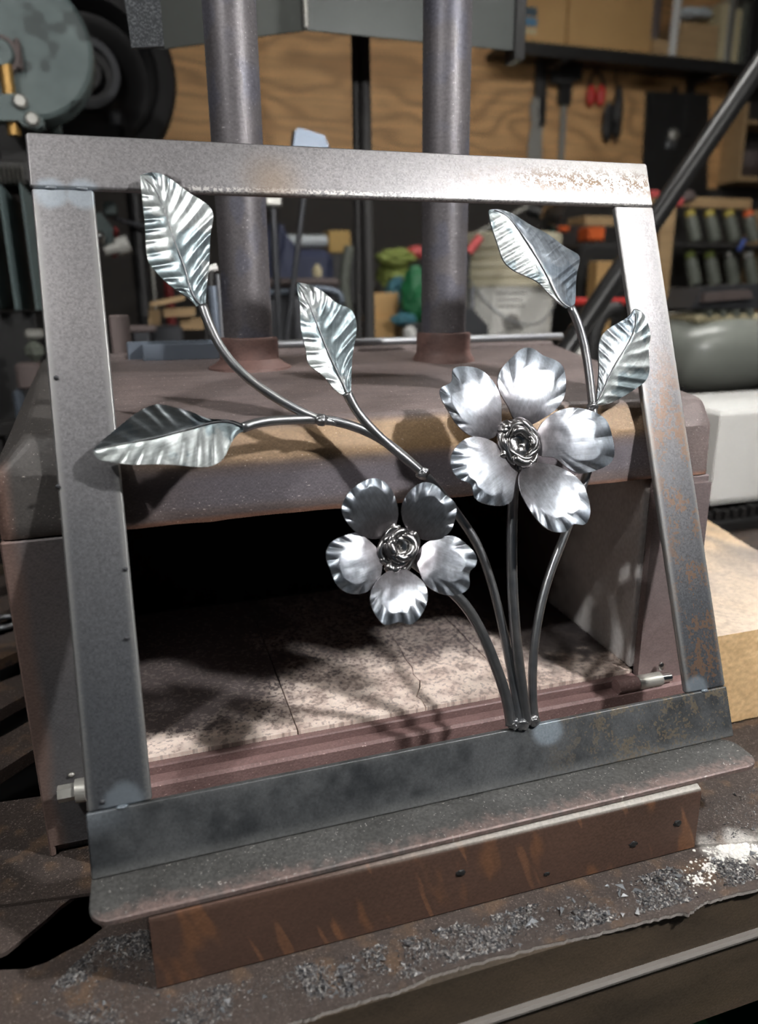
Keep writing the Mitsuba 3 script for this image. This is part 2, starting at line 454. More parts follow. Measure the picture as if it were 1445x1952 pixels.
MATS = dict(
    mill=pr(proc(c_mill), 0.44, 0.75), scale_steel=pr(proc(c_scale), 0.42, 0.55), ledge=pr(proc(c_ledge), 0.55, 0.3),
    rust_bar=pr(proc(c_rustbar), 0.6, 0.15), table=pr(proc(c_table), 0.8, 0.0), flange=pr((0.17, 0.155, 0.14), 0.6, 0.2), apron=pr(proc(c_apron), 0.7, 0.0),
    forge=pr(proc(c_forge), 0.55, 0.15), body=pr(proc(c_body), 0.5, 0.25), sill=pr(proc(c_sill), 0.6, 0.0),
    brick=pr(proc(c_brick), 0.95, 0.0, 0.2), wool=pr(proc(c_wool), 0.98, 0.0, 0.1), pipe=pr(proc(c_pipe), 0.45, 0.35), collar=pr(proc(c_collar), 0.6, 0.1),
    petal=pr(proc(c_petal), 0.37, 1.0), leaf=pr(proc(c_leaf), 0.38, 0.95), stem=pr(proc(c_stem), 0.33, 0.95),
    weld=pr((0.60, 0.59, 0.58), 0.22, 1.0), plywood=pr(proc(c_ply), 0.65), wood=pr(proc(c_wood), 0.7), block=pr(proc(c_block), 0.95, 0.0, 0.2),
    teal=pr(proc(c_teal), 0.5), strap=pr(proc(c_strap), 0.5, 0.4), cardboard=pr(proc(c_card), 0.8), grit=pr(proc(c_grit), 0.5, 0.2),
    black=pr(gray(0.012), 0.5), satin_black=pr(gray(0.018), 0.32), dark=pr((0.030, 0.029, 0.028), 0.6), soot=pr(gray(0.006), 0.95, 0, 0.1),
    dark_wall=pr((0.035, 0.031, 0.028), 0.9), ceiling=pr((0.22, 0.20, 0.18), 0.9), concrete=pr((0.16, 0.155, 0.15), 0.9),
    hood=pr((0.055, 0.062, 0.058), 0.42, 0.3), hood_pale=pr((0.135, 0.145, 0.135), 0.45, 0.3),
    brass=pr((0.52, 0.31, 0.10), 0.4, 0.7), zinc=pr((0.48, 0.47, 0.43), 0.4, 0.7), chrome=pr((0.75, 0.74, 0.72), 0.14, 1.0), steel=pr((0.36, 0.37, 0.39), 0.35, 0.9),
    blue_steel=pr((0.19, 0.225, 0.275), 0.42, 0.6), brown_steel=pr((0.125, 0.098, 0.093), 0.6, 0.2), gun=pr((0.075, 0.078, 0.085), 0.35, 0.5),
    white_plastic=pr((0.86, 0.85, 0.79), 0.4), bucket_ring=pr((0.62, 0.57, 0.42), 0.45), white=pr((0.80, 0.80, 0.76), 0.6), off_white=pr((0.55, 0.60, 0.62), 0.6),
    pale_teal=pr((0.155, 0.205, 0.205), 0.45), dull_red=pr((0.16, 0.02, 0.02), 0.5), red=pr((0.55, 0.035, 0.03), 0.4), pink_red=pr((0.62, 0.10, 0.10), 0.5), orange=pr((0.70, 0.13, 0.03), 0.5), teal_plastic=pr((0.01, 0.23, 0.22), 0.45),
    green=pr((0.012, 0.13, 0.045), 0.5), lime=pr((0.24, 0.29, 0.07), 0.7), blue=pr((0.02, 0.06, 0.28), 0.5), navy=pr((0.028, 0.035, 0.075), 0.6), sea=pr((0.03, 0.13, 0.17), 0.6),
    yellow_box=pr((0.46, 0.30, 0.10), 0.7), yellow=pr((0.42, 0.33, 0.06), 0.5), olive=pr((0.105, 0.115, 0.095), 0.55), machine=pr((0.25, 0.265, 0.235), 0.30, 0.0, 0.6),
    label_blue=pr((0.07, 0.21, 0.34), 0.6), label_dark=pr((0.05, 0.09, 0.12), 0.6), cream=pr((0.55, 0.48, 0.30), 0.7), ink=pr((0.28, 0.27, 0.25), 0.6), powder=pr((0.80, 0.79, 0.74), 0.95),
    rubber=pr(gray(0.015), 0.55), flywheel=pr((0.016, 0.016, 0.017), 0.38), flake=pr((0.16, 0.17, 0.18), 0.4, 0.3), flake_pale=pr((0.40, 0.41, 0.42), 0.5, 0.3),
)
scene.update(MATS)

# ------------------------------------------------------------------ the workshop shell
FLOOR, CEIL, BACK = -0.95, 1.60, 2.60
XL, XR, YF = -1.6, 3.3, -2.4
obj('floor', box(XL - .1, XR + .1, YF - 2, BACK + .1, FLOOR - .1, FLOOR), 'concrete', kind='structure')
obj('ceiling', box(XL - .1, XR + .1, YF, BACK + .1, CEIL, CEIL + .1), 'ceiling', kind='structure')
obj('wall_back', box(XL - .1, XR + .1, BACK, BACK + .1, FLOOR, CEIL), 'dark_wall', kind='structure')
obj('wall_left', box(XL - .1, XL, YF, BACK, FLOOR, CEIL), 'dark_wall', kind='structure')
obj('wall_right', box(XR, XR + .1, YF, BACK, FLOOR, CEIL), 'dark_wall', kind='structure')
# plywood boards screwed on the upper back wall
zb = at(1330, 359, BACK - .012)[2]
for (a, b) in ((0.05, 1.22), (1.223, 2.62)):
    obj('plywood_board', box(a, b, BACK - .012, BACK, zb, CEIL - .02, .002), 'plywood', 'wall_back')


def shop_light(pos, half, power, where):
    x, y, z = pos
    t = thing('ceiling_light', 'long white shop light with two tubes under the ceiling, ' + where, 'ceiling light', 'shop lights under the ceiling')
    obj('housing', hull([[x + sx * half, y + sy * a, z + h] for sx in (-1, 1) for sy in (-1, 1) for a, h in ((.10, .03), (.05, .075))]), 'white', t)
    for sx in (-.5, .5):
        obj('hanger', box(x + sx * half - .01, x + sx * half + .01, y - .01, y + .01, z + .074, CEIL), 'zinc', t)
    for s in (-.05, .05):
        k = obj('fluorescent_tube', rod([x - half * .97, y + s, z + .012], [x + half * .97, y + s, z + .012], .017, 12), 'white', t)
        scene[k]['emitter'] = dict(type='area', radiance={'type': 'rgb', 'value': [power * c for c in (1.0, 0.985, 0.96)]})


for a, where in zip(SHOP_LIGHTS, ('right of the camera', 'above the work bench, added to brighten the background', 'left of the camera')):
    shop_light(*a, where)


def work_lamp(KEY_POS, KEY_AIM, KEY_POWER, KEY_R, side):
    d = KEY_AIM - KEY_POS; d /= np.linalg.norm(d)
    t = thing('work_lamp', 'round black work lamp on an arm, ' + side + ' of the camera', 'lamp')
    R = KEY_R
    obj('lamp_head', lathe([(0, -.045), (.018, -.045), (R * 1.05, -.012), (R * 1.25, .004), (R * 1.2, .006), (R * 1.05, .002), (0, -.002)], KEY_POS, d), 'black', t)
    n = 40; a = np.arange(n) / n * 2 * np.pi
    u = np.cross(d, [1, 0, 0]); u /= np.linalg.norm(u); w = np.cross(d, u)
    v = np.vstack([KEY_POS + d * .003, KEY_POS + d * .003 + R * (np.cos(a)[:, None] * u + np.sin(a)[:, None] * w)])
    k = obj('lens', (v, [[0, 1 + i, 1 + (i + 1) % n] for i in range(n)]), 'white', t, smooth=False)
    scene[k]['emitter'] = dict(type='area', radiance={'type': 'rgb', 'value': [KEY_POWER * c for c in (1.0, 0.985, 0.97)]})
    obj('arm', tube(spline([KEY_POS - d * .044, KEY_POS - d * .15 + [0, -.05, .02], KEY_POS + [0.05, -.35, .3], [KEY_POS[0] + .05, KEY_POS[1] - .4, CEIL]], 30), .009), 'black', t)


for a in WORK_LAMPS:
    work_lamp(*a)

# ------------------------------------------------------------------ welding table
tb = thing('welding_table', 'rusty brown steel welding table under the forge with a torch-cut front edge', 'table')
edge_px = [(300, 2012), (510, 1962), (560, 1948), (600, 1936), (640, 1921), (700, 1903), (760, 1888), (815, 1862), (850, 1850), (900, 1836), (980, 1815), (1060, 1795), (1120, 1782), (1180, 1768), (1240, 1752), (1300, 1738), (1312, 1741), (1330, 1728), (1345, 1718), (1385, 1708), (1445, 1692), (1560, 1662)]
edge = [onz(x, y, TZ)[:2] for x, y in edge_px]
fine_edge = []
for i in range(len(edge) - 1):
    for k in range(8):
        q = edge[i] * (1 - k / 8) + edge[i + 1] * k / 8
        fine_edge.append(q + [0, .0012 * (rng.random() - .5)])
fine_edge.append(edge[-1])
XT0, XT1, YT1, YS = -.42, 1.35, .97, .78
lower = sg.Polygon([(XT0, edge[0][1])] + [tuple(q) for q in fine_edge] + [(XT1, edge[-1][1]), (XT1, YT1), (-.030, YT1), (-.030, .165), (XT0, .165)])
hole_px = [(150, 1700), (176, 1702), (183, 1750), (198, 1766), (160, 1795), (130, 1815), (90, 1835), (50, 1846), (5, 1850), (-30, 1856), (-25, 1832), (10, 1815), (40, 1790), (85, 1755), (118, 1726)]
hole = sg.Polygon([tuple(onz(x, y, TZ)[:2] + .0008 * rng.standard_normal(2)) for x, y in hole_px]).buffer(0)
obj('lower_plate', prism(lower.difference(hole), TZ - .0028, TZ), 'table', tb, smooth=False)
uf = [onz(x, y, PZ)[:2] for x, y in ((-60, 1734), (0, 1725), (185, 1700))] + [np.array((.10, .030)), np.array((.30, -.010))] + [onz(x, y, PZ)[:2] for x, y in ((1331, 1610), (1445, 1603), (1560, 1600))]
upper = sg.Polygon([(XT0, uf[0][1])] + [tuple(q) for q in uf] + [(XT1, uf[-1][1]), (XT1, YT1), (-.031, YT1), (-.031, .166), (onz(0, 1507, PZ)[0], .1705), (XT0, .172)])
obj('upper_plate', prism(upper, TZ, PZ), 'table', tb, smooth=False)
# front channel: recessed web, worn flange, deep apron
fy = -.0768
zf = at(1200, 1850, fy)[2]
obj('channel_web', box(XT0, XT1, fy + .001, fy + .010, zf - .001, TZ - .0028), 'apron', tb)
obj('channel_flange', box(XT0, XT1, fy - .0035, fy + .014, zf - .0045, zf, .0015), 'flange', tb)
zlow = at(1445, 1905, fy - .001)[2]
obj('apron', box(XT0, XT1, fy - .0015, fy + .006, zlow, zf - .0045), 'apron', tb)
for (x, y) in ((XT0 + .05, -.03), (XT1 - .05, -.03), (XT0 + .05, YS - .05), (XT1 - .05, YT1 - .05)):
    obj('leg', box(x - .025, x + .025, y - .025, y + .025, FLOOR, TZ - .0028 if y < 0 or x > 0 else TZ - .03), 'dark', tb)
obj('added_dark_pan', box(XT0 + .07, XT1 - .08, .00, YS - .06, -.24, -.235), 'soot', tb)  # added black sheet that darkens the plate hole and slat gaps
obj('added_dark_pan_wall', cat(box(XT0 + .07, XT1 - .08, -.004, .0, -.24, -.10), box(XT0 + .066, XT0 + .07, -.004, YS - .06, -.24, -.10), box(XT0 + .07, XT1 - .08, YS - .06, YS - .056, -.24, -.10)), 'soot', tb)  # walls of the added sheet; soot material here is only for blackness
# slats at the left behind the plate: heavy bars with open gaps, carried by two rails
obj('rail', box(XT0, -.03, .166, .176, -.09, TZ - .003), 'apron', tb)
obj('rail', box(XT0, -.03, YS - .012, YS, -.09, TZ - .003), 'apron', tb)
obj('rail', box(XT0, XT0 + .012, 0.166, YS, -.09, TZ - .003), 'apron', tb)
obj('rail', box(-.045, -.034, 0.166, YS, -.09, TZ - .013), 'apron', tb)
for (l0, r0, l1, r1) in (((0, 1469), (55, 1434), (0, 1406), (48, 1379)), ((0, 1352), (40, 1330), (0, 1300), (35, 1287)), ((0, 1257), (30, 1244), (0, 1212), (26, 1203)), ((0, 1171), (22, 1160), (0, 1142), (20, 1136)), ((0, 1119), (20, 1112), (0, 1098), (18, 1092))):
    q = [onz(*s, TZ)[:2] for s in (l0, r0, r1, l1)]
    def ext(a, b, X):
        return a + (b - a) * (X - a[0]) / (b[0] - a[0])
    x0 = -.26
    pl = [ext(q[0], q[1], x0), ext(q[0], q[1], -.036), ext(q[3], q[2], -.036), ext(q[3], q[2], x0)]
    obj('slat', prism([tuple(s) for s in pl], TZ - .012, TZ), 'table', tb, smooth=False)
rc = onz(8, 1186, TZ + .004)
obj('chain_link', trimesh.creation.torus(.017, .0035, transform=trimesh.transformations.translation_matrix(rc)), 'steel', smooth=True, label='grey steel ring lying on the table slats left of the forge', cat='steel ring')
gb = onz(1420, 1975, -.45)
obj('green_bin', box(gb[0] - .02, gb[0] + .4, gb[1] - .25, gb[1] + .2, FLOOR, -.45, .01), 'green', label='dark green bin on the floor below the table at the bottom right corner', cat='bin')

# rusty bar under the stand
ra, rb = at(285, 1772, -.033), at(1342, 1500, -.040)
ra2, rb2 = onz(300, 1890, TZ + .0005), onz(1335, 1625, TZ + .0005)
pf = [np.array([.0303, -.0328]), np.array([.3915, -.0363])]
n_ = np.array([-(pf[1] - pf[0])[1], (pf[1] - pf[0])[0]]); n_ /= np.linalg.norm(n_)
zt_ = -.0042
def bar_ring(z, off):
    return [[*(pf[0] + n_ * off), z], [*(pf[1] + n_ * off), z], [*(pf[1] + n_ * (.036 - off)), z], [*(pf[0] + n_ * (.036 - off)), z]]
rbk = obj('rust_bar', hull(bar_ring(TZ, .001) + bar_ring(TZ + .001, 0) + bar_ring(zt_ - .004, 0) + bar_ring(zt_ - .0012, .0012) + bar_ring(zt_, .004)), 'rust_bar', smooth=40,
          label='long rusty brown steel bar lying on the table under the stand ledge', cat='steel bar')
for (x, y) in ((878, 1664), (1042, 1666), (1207, 1609), (1291, 1569)):
    d = ray(x, y); n3 = np.array([n_[0], n_[1], 0]); o3 = np.array([*pf[0], 0]); p = CAM + d * ((o3 - CAM) @ n3 / (d @ n3))
    r = .0032 if x != 1042 else .0022
    obj('weld_spatter', lump(p, (r, r * .35, r * .75), int(x), .5, 2.5, 2), 'black', rbk, smooth=True, label='black spatter blob on the rusty face')

# ------------------------------------------------------------------ gas forge
fg = thing('gas_forge', 'boxy purple-brown steel gas forge with a rounded hood behind the flower stand', 'forge')
FY, LIP = 0.094, 0.1795


def hood_shape(inset=0.0, z0=LIP):
    i = inset
    sph = trimesh.creation.icosphere(subdivisions=2, radius=1).vertices
    cyl = np.array([[math.cos(a), math.sin(a), h] for a in np.arange(24) / 24 * 2 * np.pi for h in (0, 1)])
    pts = []
    r, rv = .013, .008
    for (X, Y, Z) in ((-.0247 + r, FY + .008 + r, .243 - r), (.4885 - r, FY + .008 + r, .241 - r), (-.049 + r, .500 - r, .2625 - r), (.569 - r, .500 - r, .2625 - r)):
        sx = i if X < .2 else -i; sy = i if Y < .2 else -i
        pts.append(sph * r + [X + sx, Y + sy, Z - i])
    for (X, Y) in ((-.0374 + rv, FY + rv), (.4868 - rv, FY + rv), (-.052 + rv, .504 - rv), (.572 - rv, .504 - rv)):
        sx = i if X < .2 else -i; sy = i if Y < .2 else -i
        pts.append(np.stack([cyl[:, 0] * rv + X + sx, cyl[:, 1] * rv + Y + sy, np.full(len(cyl), z0)], 1))
        up = .219 if Y < .2 else .248
        pts.append(np.stack([cyl[:, 0] * rv + X + sx * 1.2, cyl[:, 1] * rv + Y + sy * 1.2 + (.0015 if Y < .2 else 0), np.full(len(cyl), up - i)], 1))
    return hull(np.vstack(pts))


shell = mani(hood_shape()) - mani(hood_shape(.009, .15))
hm = tri(shell.refine_to_length(.012))
hv = np.array(hm.vertices)
hv[:, 2] += np.where(hv[:, 2] > .2, .0022 * (meshkit.fbm(hv * [9, 14, 0], 3, 3) - .5), .0022 * (meshkit.fbm(hv * [45, 45, 0], 2, 4) - .5))
hm.vertices = hv
obj('hood', hm, 'forge', fg, smooth=35, label='rounded steel hood with tan and blue heat colours')
# the low raised strip that runs across the hood behind the burners
obj('seam_strip', box(-.034, .55, .452, .482, .2585, .2655, .002), 'forge', fg)
# lower shell: left cheek with returned edges, side plates, back
OX0, OX1 = .011, .4296
XA, XB, YB, ZB = -.0374, .4868, .492, LIP - .001
obj('side_shell', cat(box(XA, OX0, FY, FY + .005, -.0435, ZB, .0012), box(XA, XA + .004, FY, YB, TZ + .0025, ZB, .0012)), 'body', fg)
obj('side_shell', cat(box(XB - .0045, XB, FY, YB, TZ + .0025, ZB, .0012), box(OX1 + .003, XB, FY, FY + .005, PZ, ZB, .0012)), 'body', fg)
obj('back_shell', box(XA + .004, XB - .0045, YB - .004, YB, PZ, ZB), 'body', fg)
obj('floor_pan', box(XA + .004, XB - .0045, FY + .006, YB - .004, PZ, -.024), 'body', fg)
# right cheek plate standing a little proud with a clipped corner
cz = LIP - .006
cp = [(.4306, .004), (.4306, cz - .004), (.4346, cz), (XB - .003, cz), (XB - .003, -.016), (.4306, -.016)]
m = trimesh.creation.extrude_polygon(sg.Polygon(cp), .0055, engine='earcut'); v = np.array(m.vertices)
m.vertices = np.stack([v[:, 0], FY - .0002 - v[:, 2], v[:, 1]], 1); m.invert()
obj('door_post', m, 'body', fg, smooth=False, label='purple-brown upright plate beside the fire mouth')
# lining
def slab(q, amp, seed):
    return rough(rough(hull(q), amp * .8, 45, .005, seed), amp * .5, 170, None, seed + 20)
FZ, YI = .012, .350
wool_r = slab([[x, y, z] for x, y in ((OX1, FY + .0055), (.442, FY + .0055), (.4430, YI), (.4560, YI)) for z in (FZ, LIP - .002)], .0013, 1)
obj('wool_lining', wool_r, 'wool', fg, smooth=True, label='white ceramic wool on the right inner wall')
obj('wool_lining', slab([[x, y, z] for x in (XA + .0045, .006) for y in (FY + .0055, YI + .01) for z in (FZ, LIP - .002)], .002, 2), 'wool', fg, smooth=True)
obj('wool_lining', slab([[x, y, z] for x in (XA + .0055, .48) for y in (YI + .005, YB - .006) for z in (-.015, LIP - .002)], .002, 3), 'soot', fg, smooth=True)
obj('roof_lining', rough(box(-.025, .47, FY + .013, .48, LIP + .004, .215), .002, 50, .01, 5), 'wool', fg, smooth=True, label='sooted wool roof of the fire chamber')
# floor bricks with open joints; the middle one is cracked through
def brick(poly):
    m = prism(poly, -.0235, FZ)
    return rough(m, .0006, 120, .004, 6)
y0, y1 = FY + .001, YI + .003
crack = [(.2408, y0), (.2419, .1059), (.2398, .1127), (.2466, .124), (.2513, .1354), (.2498, .1467), (.2534, .1603), (.2529, .1773), (.2555, .20)]
def offs(c, d):
    return [(x + d, y) for x, y in c]
bricks = [[(-.0, y0), (.1391, y0), (.1391, y1), (.0, y1)],
          [(.1401, y0)] + offs(crack, -.0004) + [(.2558, .22), (.2558, y1), (.1401, y1)],
          offs(crack, .0004)[0:1] + [(.3200, y0), (.3200, y1), (.2564, y1), (.2564, .22)] + offs(crack, .0004)[:0:-1],
          [(.3210, y0), (OX1 - .0005, y0), (.4428, y1), (.3210, y1)]]
for q in bricks:
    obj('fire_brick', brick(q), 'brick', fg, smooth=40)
# sill: recessed lip, flat ledge, door angle hinged on a rod
obj('sill_lip', box(OX0, OX1, FY - .006, FY + .001, .0005, .0095, .001), 'sill', fg)
obj('door_angle', extrude_yz([(.0875, .0007), (.0875, .0030), (.0785, .0030), (.0760, .0013), (.0760, -.0485), (.0785, -.0485), (.0785, .0000)], -.006, .474), 'sill', fg, smooth=20, label='reddish brown angle bar along the fire mouth')
hz, hy = .0095, .0810
obj('hinge_collar', rod([.4040, hy, hz - .002], [.4240, hy, hz - .002], .0062), 'sill', fg)
obj('hinge_collar', rod([.4245, hy, hz - .002], [.4470, hy, hz - .002], .0060), 'zinc', fg)
obj('hinge_pin', cat(rod([.4470, hy, hz - .002], [.4570, hy, hz - .002], .0040), lump((.4490, hy + .002, hz + .008), (.0028, .002, .0042), 4, .1, 1, 2)), 'chrome', fg, label='bright end of the hinge rod')
zl, hx0 = .007, .0800
obj('hinge_bolt', cat(rod([-.0240, hx0, zl], [-.0132, hx0, zl], .0056, 6), rod([-.0132, hx0, zl], [-.0070, hx0, zl], .0078, 24), rod([-.0070, hx0, zl], [.0, hx0, zl], .0048)), 'zinc', fg, smooth=25, label='pale hex nut and washer on the hinge rod')
obj('rivet', lump(at(136, 1477, FY - .0005), (.0022, .0015, .0015), 3, .1, 1, 2), 'zinc', fg, smooth=True)
# burner pipes
PY = .357
for (pxs, fl, lab) in ((((438, 0), (472, 640)), .010, 'grey steel burner pipe on the left'), (((857, 0), (842, 640)), .003, 'grey steel burner pipe on the right')):
    e0, e1 = at(*pxs[0], PY), at(*pxs[1], PY)
    bx = .5 * (e0[0] + e1[0])
    k = obj('burner_pipe', rod([bx, PY, .272], [bx, PY, 1.25], .0232, 40), 'pipe', fg, smooth=50, label=lab)
    obj('collar', lathe([(.0232, .2845), (.0272, .2840), (.0282, .2825), (.0282, .269), (.0285, .264), (.0295 + fl * .4, .260), (.0300 + fl, .2565), (.0310 + fl, .252), (0, .252)], (bx, PY, 0)), 'collar', k, smooth=40, label='rusty welded collar')
# things lying on the hood
ry = .494
obj('round_rod', rod([.16, ry, .2690], [.585, ry, .2690], .0050), 'steel', label='thin polished round rod lying along the back of the forge hood', cat='steel rod')
k = thing('square_tube', 'short blue-grey square tube lying on the hood left of the left burner pipe', 'steel tube')
sy = .428
a0, a1 = at(272, 676, sy), at(419, 676, sy)
zs = .2592
sq = mani(box(a0[0], a1[0], sy, sy + .017, zs, zs + .017, .001)) - mani(box(a0[0] - .01, a1[0] + .01, sy + .0025, sy + .0145, zs + .0025, zs + .0145))
obj('tube_wall', tri(sq), 'blue_steel', k, smooth=20)
obj('flat_strip', box(a0[0] - .015, a1[0] - .003, sy + .0185, sy + .023, .2595, .2785, .001), 'blue_steel', label='second blue-grey steel strip standing on edge behind the short square tube', cat='steel bar')
pz = at(225, 600, .490)
obj('steel_post', box(pz[0] - .010, pz[0] + .011, .485, .497, .2615, pz[2], .002), 'brown_steel', label='short brown steel stub standing on the hood behind the left side bar', cat='steel stub')

# ------------------------------------------------------------------ the stand with flowers
st = thing('flower_stand', 'grey steel book stand frame with two forged flowers and five leaves, leaning before the forge', 'book stand')
W, H, TB = .4516, .4494, .006
bar = dict(b=.0014)
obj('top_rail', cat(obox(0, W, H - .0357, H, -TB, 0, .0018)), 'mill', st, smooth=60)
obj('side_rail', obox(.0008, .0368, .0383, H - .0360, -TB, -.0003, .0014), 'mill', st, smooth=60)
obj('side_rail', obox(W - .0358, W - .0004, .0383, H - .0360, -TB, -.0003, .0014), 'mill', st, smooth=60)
obj('bottom_rail', obox(0, W, .0008, .038, -TB, 0, .0010), 'scale_steel', st, smooth=60, label='dark scaled bottom bar')
lr = sg.box(-.0003, -.0315, W - .004, .0035).buffer(-.013).buffer(.013, quad_segs=10)
lr = lr.union(sg.box(-.0003, -.012, W - .012, .0035))
lo, hi = [(np.array(lr.buffer(d).exterior.coords)) for d in (-.0008, 0)]
obj('ledge', hull(np.vstack([np.c_[lo, np.full(len(lo), -.0042)], np.c_[hi, np.full(len(hi), -.0034)], np.c_[hi, np.full(len(hi), -.0008)], np.c_[lo, np.full(len(lo), 0)]])), 'ledge', st, smooth=40, label='brown-edged ledge plate with rounded corners')
for (a, b) in ((.012, H - .036), (.030, H - .036), (.020, .038), (W - .02, .038), (W - .026, H - .0358)):
    obj('weld_bead', lump(S(a, b, -.0004), (.0034, .0016, .0012), int(a * 1e4), .3, 2, 2), 'mill', st, smooth=True)
# specks of spatter stuck to the bars
for (x, y) in ((107, 720), (110, 927), (239, 1085), (242, 1217), (195, 1529)):
    obj('spatter', lump(sp(x, y, .0004), (.0014, .0011, .0014), x, .35, 2, 1), 'gun', st, smooth=True)


def stem(name, pts, r, n=60, parent=st, taper=None):
    P = [sp(x, y, w) for x, y, w in pts]
    P = spline(P, n)
    rr = np.full(n, r) if taper is None else np.interp(np.linspace(0, 1, n), *taper)
    rr = rr * (1 + .05 * (meshkit.noise(P * 180, 5) - .5))
    return obj(name, tube(P, rr, 16), 'stem', parent, smooth=True)


R1, R2 = .0031, .0037
# main branch: from the bottom bar, behind the lower flower, up to the left
stem('stem', [(990, 1383, -.0005), (983, 1330, .0), (966, 1235, .003), (935, 1105, .006), (905, 1030, .008), (868, 975, .010), (816, 912, .011), (788, 886, .011), (740, 846, .012), (680, 815, .012), (615, 800, .012), (560, 800, .014), (505, 804, .017), (462, 816, .020)], R1, 110)
stem('branch', [(640, 806, .0125), (606, 798, .013), (535, 764, .013), (472, 720, .012), (425, 668, .010), (402, 625, .009), (386, 583, .008)], R1, 60, taper=([0, .1, .8, 1], [.0020, .0029, .0029, .0032]))
stem('branch', [(812, 908, .0125), (762, 866, .0130), (714, 823, .0140), (680, 783, .015), (662, 749, .016)], R1, 50, taper=([0, .2, .85, 1], [.0022, .0029, .0030, .0034]))
stem('stem', [(974, 1383, .000), (966, 1335, .001), (945, 1270, .005), (915, 1200, .010), (885, 1152, .014), (850, 1118, .017), (800, 1080, .018), (762, 1050, .018)], R2, 60)
stem('stem', [(1005, 1380, .000), (996, 1320, .003), (985, 1230, .008), (977, 1120, .013), (976, 1000, .017), (981, 900, .018), (986, 850, .018)], R2, 60)
stem('stem', [(1020, 1376, -.001), (1015, 1320, .0), (1018, 1240, .003), (1040, 1120, .007), (1080, 1010, .010), (1113, 920, .011), (1133, 835, .011), (1130, 778, .011), (1121, 700, .011), (1108, 635, .011), (1088, 586, .011)], R1, 90)
for (x, y, w, r) in ((612, 801, .014, .0040), (806, 903, .0125, .0042), (1129, 776, .0115, .0042), (980, 1380, .001, .004), (996, 1380, .001, .0045), (1018, 1374, .001, .004)):
    obj('weld_bead', lump(sp(x, y, w), (r * 1.1, r * .8, r), x, .3, 2.2, 3), 'stem', st, smooth=True)


def solid(V, Fs, t, loop, uv):
    """a sheet of thickness t behind its front vertices, its rim on vertices of its own"""
    n, k = len(V), len(loop)
    B = V - SW * t
    L = np.array(loop); a = np.arange(k); b = np.roll(a, -1)
    c = np.mean(V, 0)
    if np.einsum('ij,j->i', np.cross(V[Fs[:, 1]] - V[Fs[:, 0]], V[Fs[:, 2]] - V[Fs[:, 0]]), SW).sum() < 0:
        Fs = Fs[:, ::-1]
    o = 2 * n
    rim = np.vstack([np.stack([a + o, b + o + k, b + o], 1), np.stack([a + o, a + o + k, b + o + k], 1)])
    VV = np.vstack([V, B, V[L], B[L]])
    e = VV[rim[0, 1]] - VV[rim[0, 0]], VV[rim[0, 2]] - VV[rim[0, 0]]
    if np.cross(*e) @ (VV[rim[0, 0]] - c) < 0:
        rim = rim[:, ::-1]
    return trimesh.Trimesh(VV, np.vstack([Fs, Fs[:, ::-1] + n, rim]), process=False), np.vstack([uv, uv, uv[L], uv[L]])


def closed(px, n):
    from scipy.interpolate import CubicSpline
    p = np.vstack([px, px[:1]]).astype(float)
    t = np.r_[0, np.cumsum(np.linalg.norm(np.diff(p, axis=0), axis=1))]
    return CubicSpline(t / t[-1], p, bc_type='periodic')(np.arange(n) / n)


def petal(px, attach, w0, parent, rise, curl, cup, seed, grooves=23, gamp=.0026):
    px = np.array([(a / 2.408 + 600, b / 2.408 + 640) for a, b in px]); A = np.array([attach[0] / 2.408 + 600, attach[1] / 2.408 + 640])
    N, K = 260, 34
    B = closed(px, N); C = B.mean(0)
    e = C - A; L = 2 * np.linalg.norm(e); e /= np.linalg.norm(e); f = np.array([-e[1], e[0]])
    pts, sv, ph = [], [], []
    for k in range(1, K + 1):
        s = (k / K) ** .8
        pts.append(C + s * (B - C)); sv.append(np.full(N, s)); ph.append(np.arange(N))
    pts = np.vstack([[C], *pts]); sv = np.r_[0, np.concatenate(sv)]; ph = np.r_[0, np.concatenate(ph)]
    q = (pts - A) / L
    r, t = q @ e, q @ f
    Lm = L * .00034
    w = w0 + Lm * (rise * r - curl * np.maximum(r, 0) ** 2 + cup * t ** 2)
    # hammered rim: radial dents of uneven spacing along the outer edge
    ang = np.arctan2(t, r - .15)
    rg = np.random.default_rng(seed)
    an = ang * grooves / 2.1 + .9 * np.sin(ang * 2.3 + seed) + rg.random() * 6
    dent = np.abs(np.sin(an)) ** .85
    lenr = .50 + .26 * meshkit.noise(np.c_[ang * 3.1, np.full(len(ang), seed), np.zeros(len(ang))])
    mask = np.clip((sv - lenr) / (1 - lenr), 0, 1) ** .9 * np.clip(r * 3 - .6, 0, 1) * np.clip((r - .30) / .3, 0, 1)
    w = w - gamp * (1 - dent) * mask - gamp * .45 * mask + .0005 * (meshkit.noise(np.c_[q * 9, np.full(len(q), seed)]) - .5)
    V = np.array([sp(x, y, ww) for (x, y), ww in zip(pts, w)])
    Fs = [[0, 1 + (i + 1) % N, 1 + i] for i in range(N)]
    for k in range(K - 1):
        for i in range(N):
            j = (i + 1) % N; a, b, c, d = 1 + k * N + i, 1 + k * N + j, 1 + (k + 1) * N + j, 1 + (k + 1) * N + i
            Fs += [[a, b, c], [a, c, d]]
    loop = 1 + (K - 1) * N + np.arange(N)
    m, uv = solid(V, np.array(Fs), .0011, loop, np.stack([r, t], 1) + [seed, 0])
    return obj('petal', m, 'petal', parent, smooth=True, uv=uv)


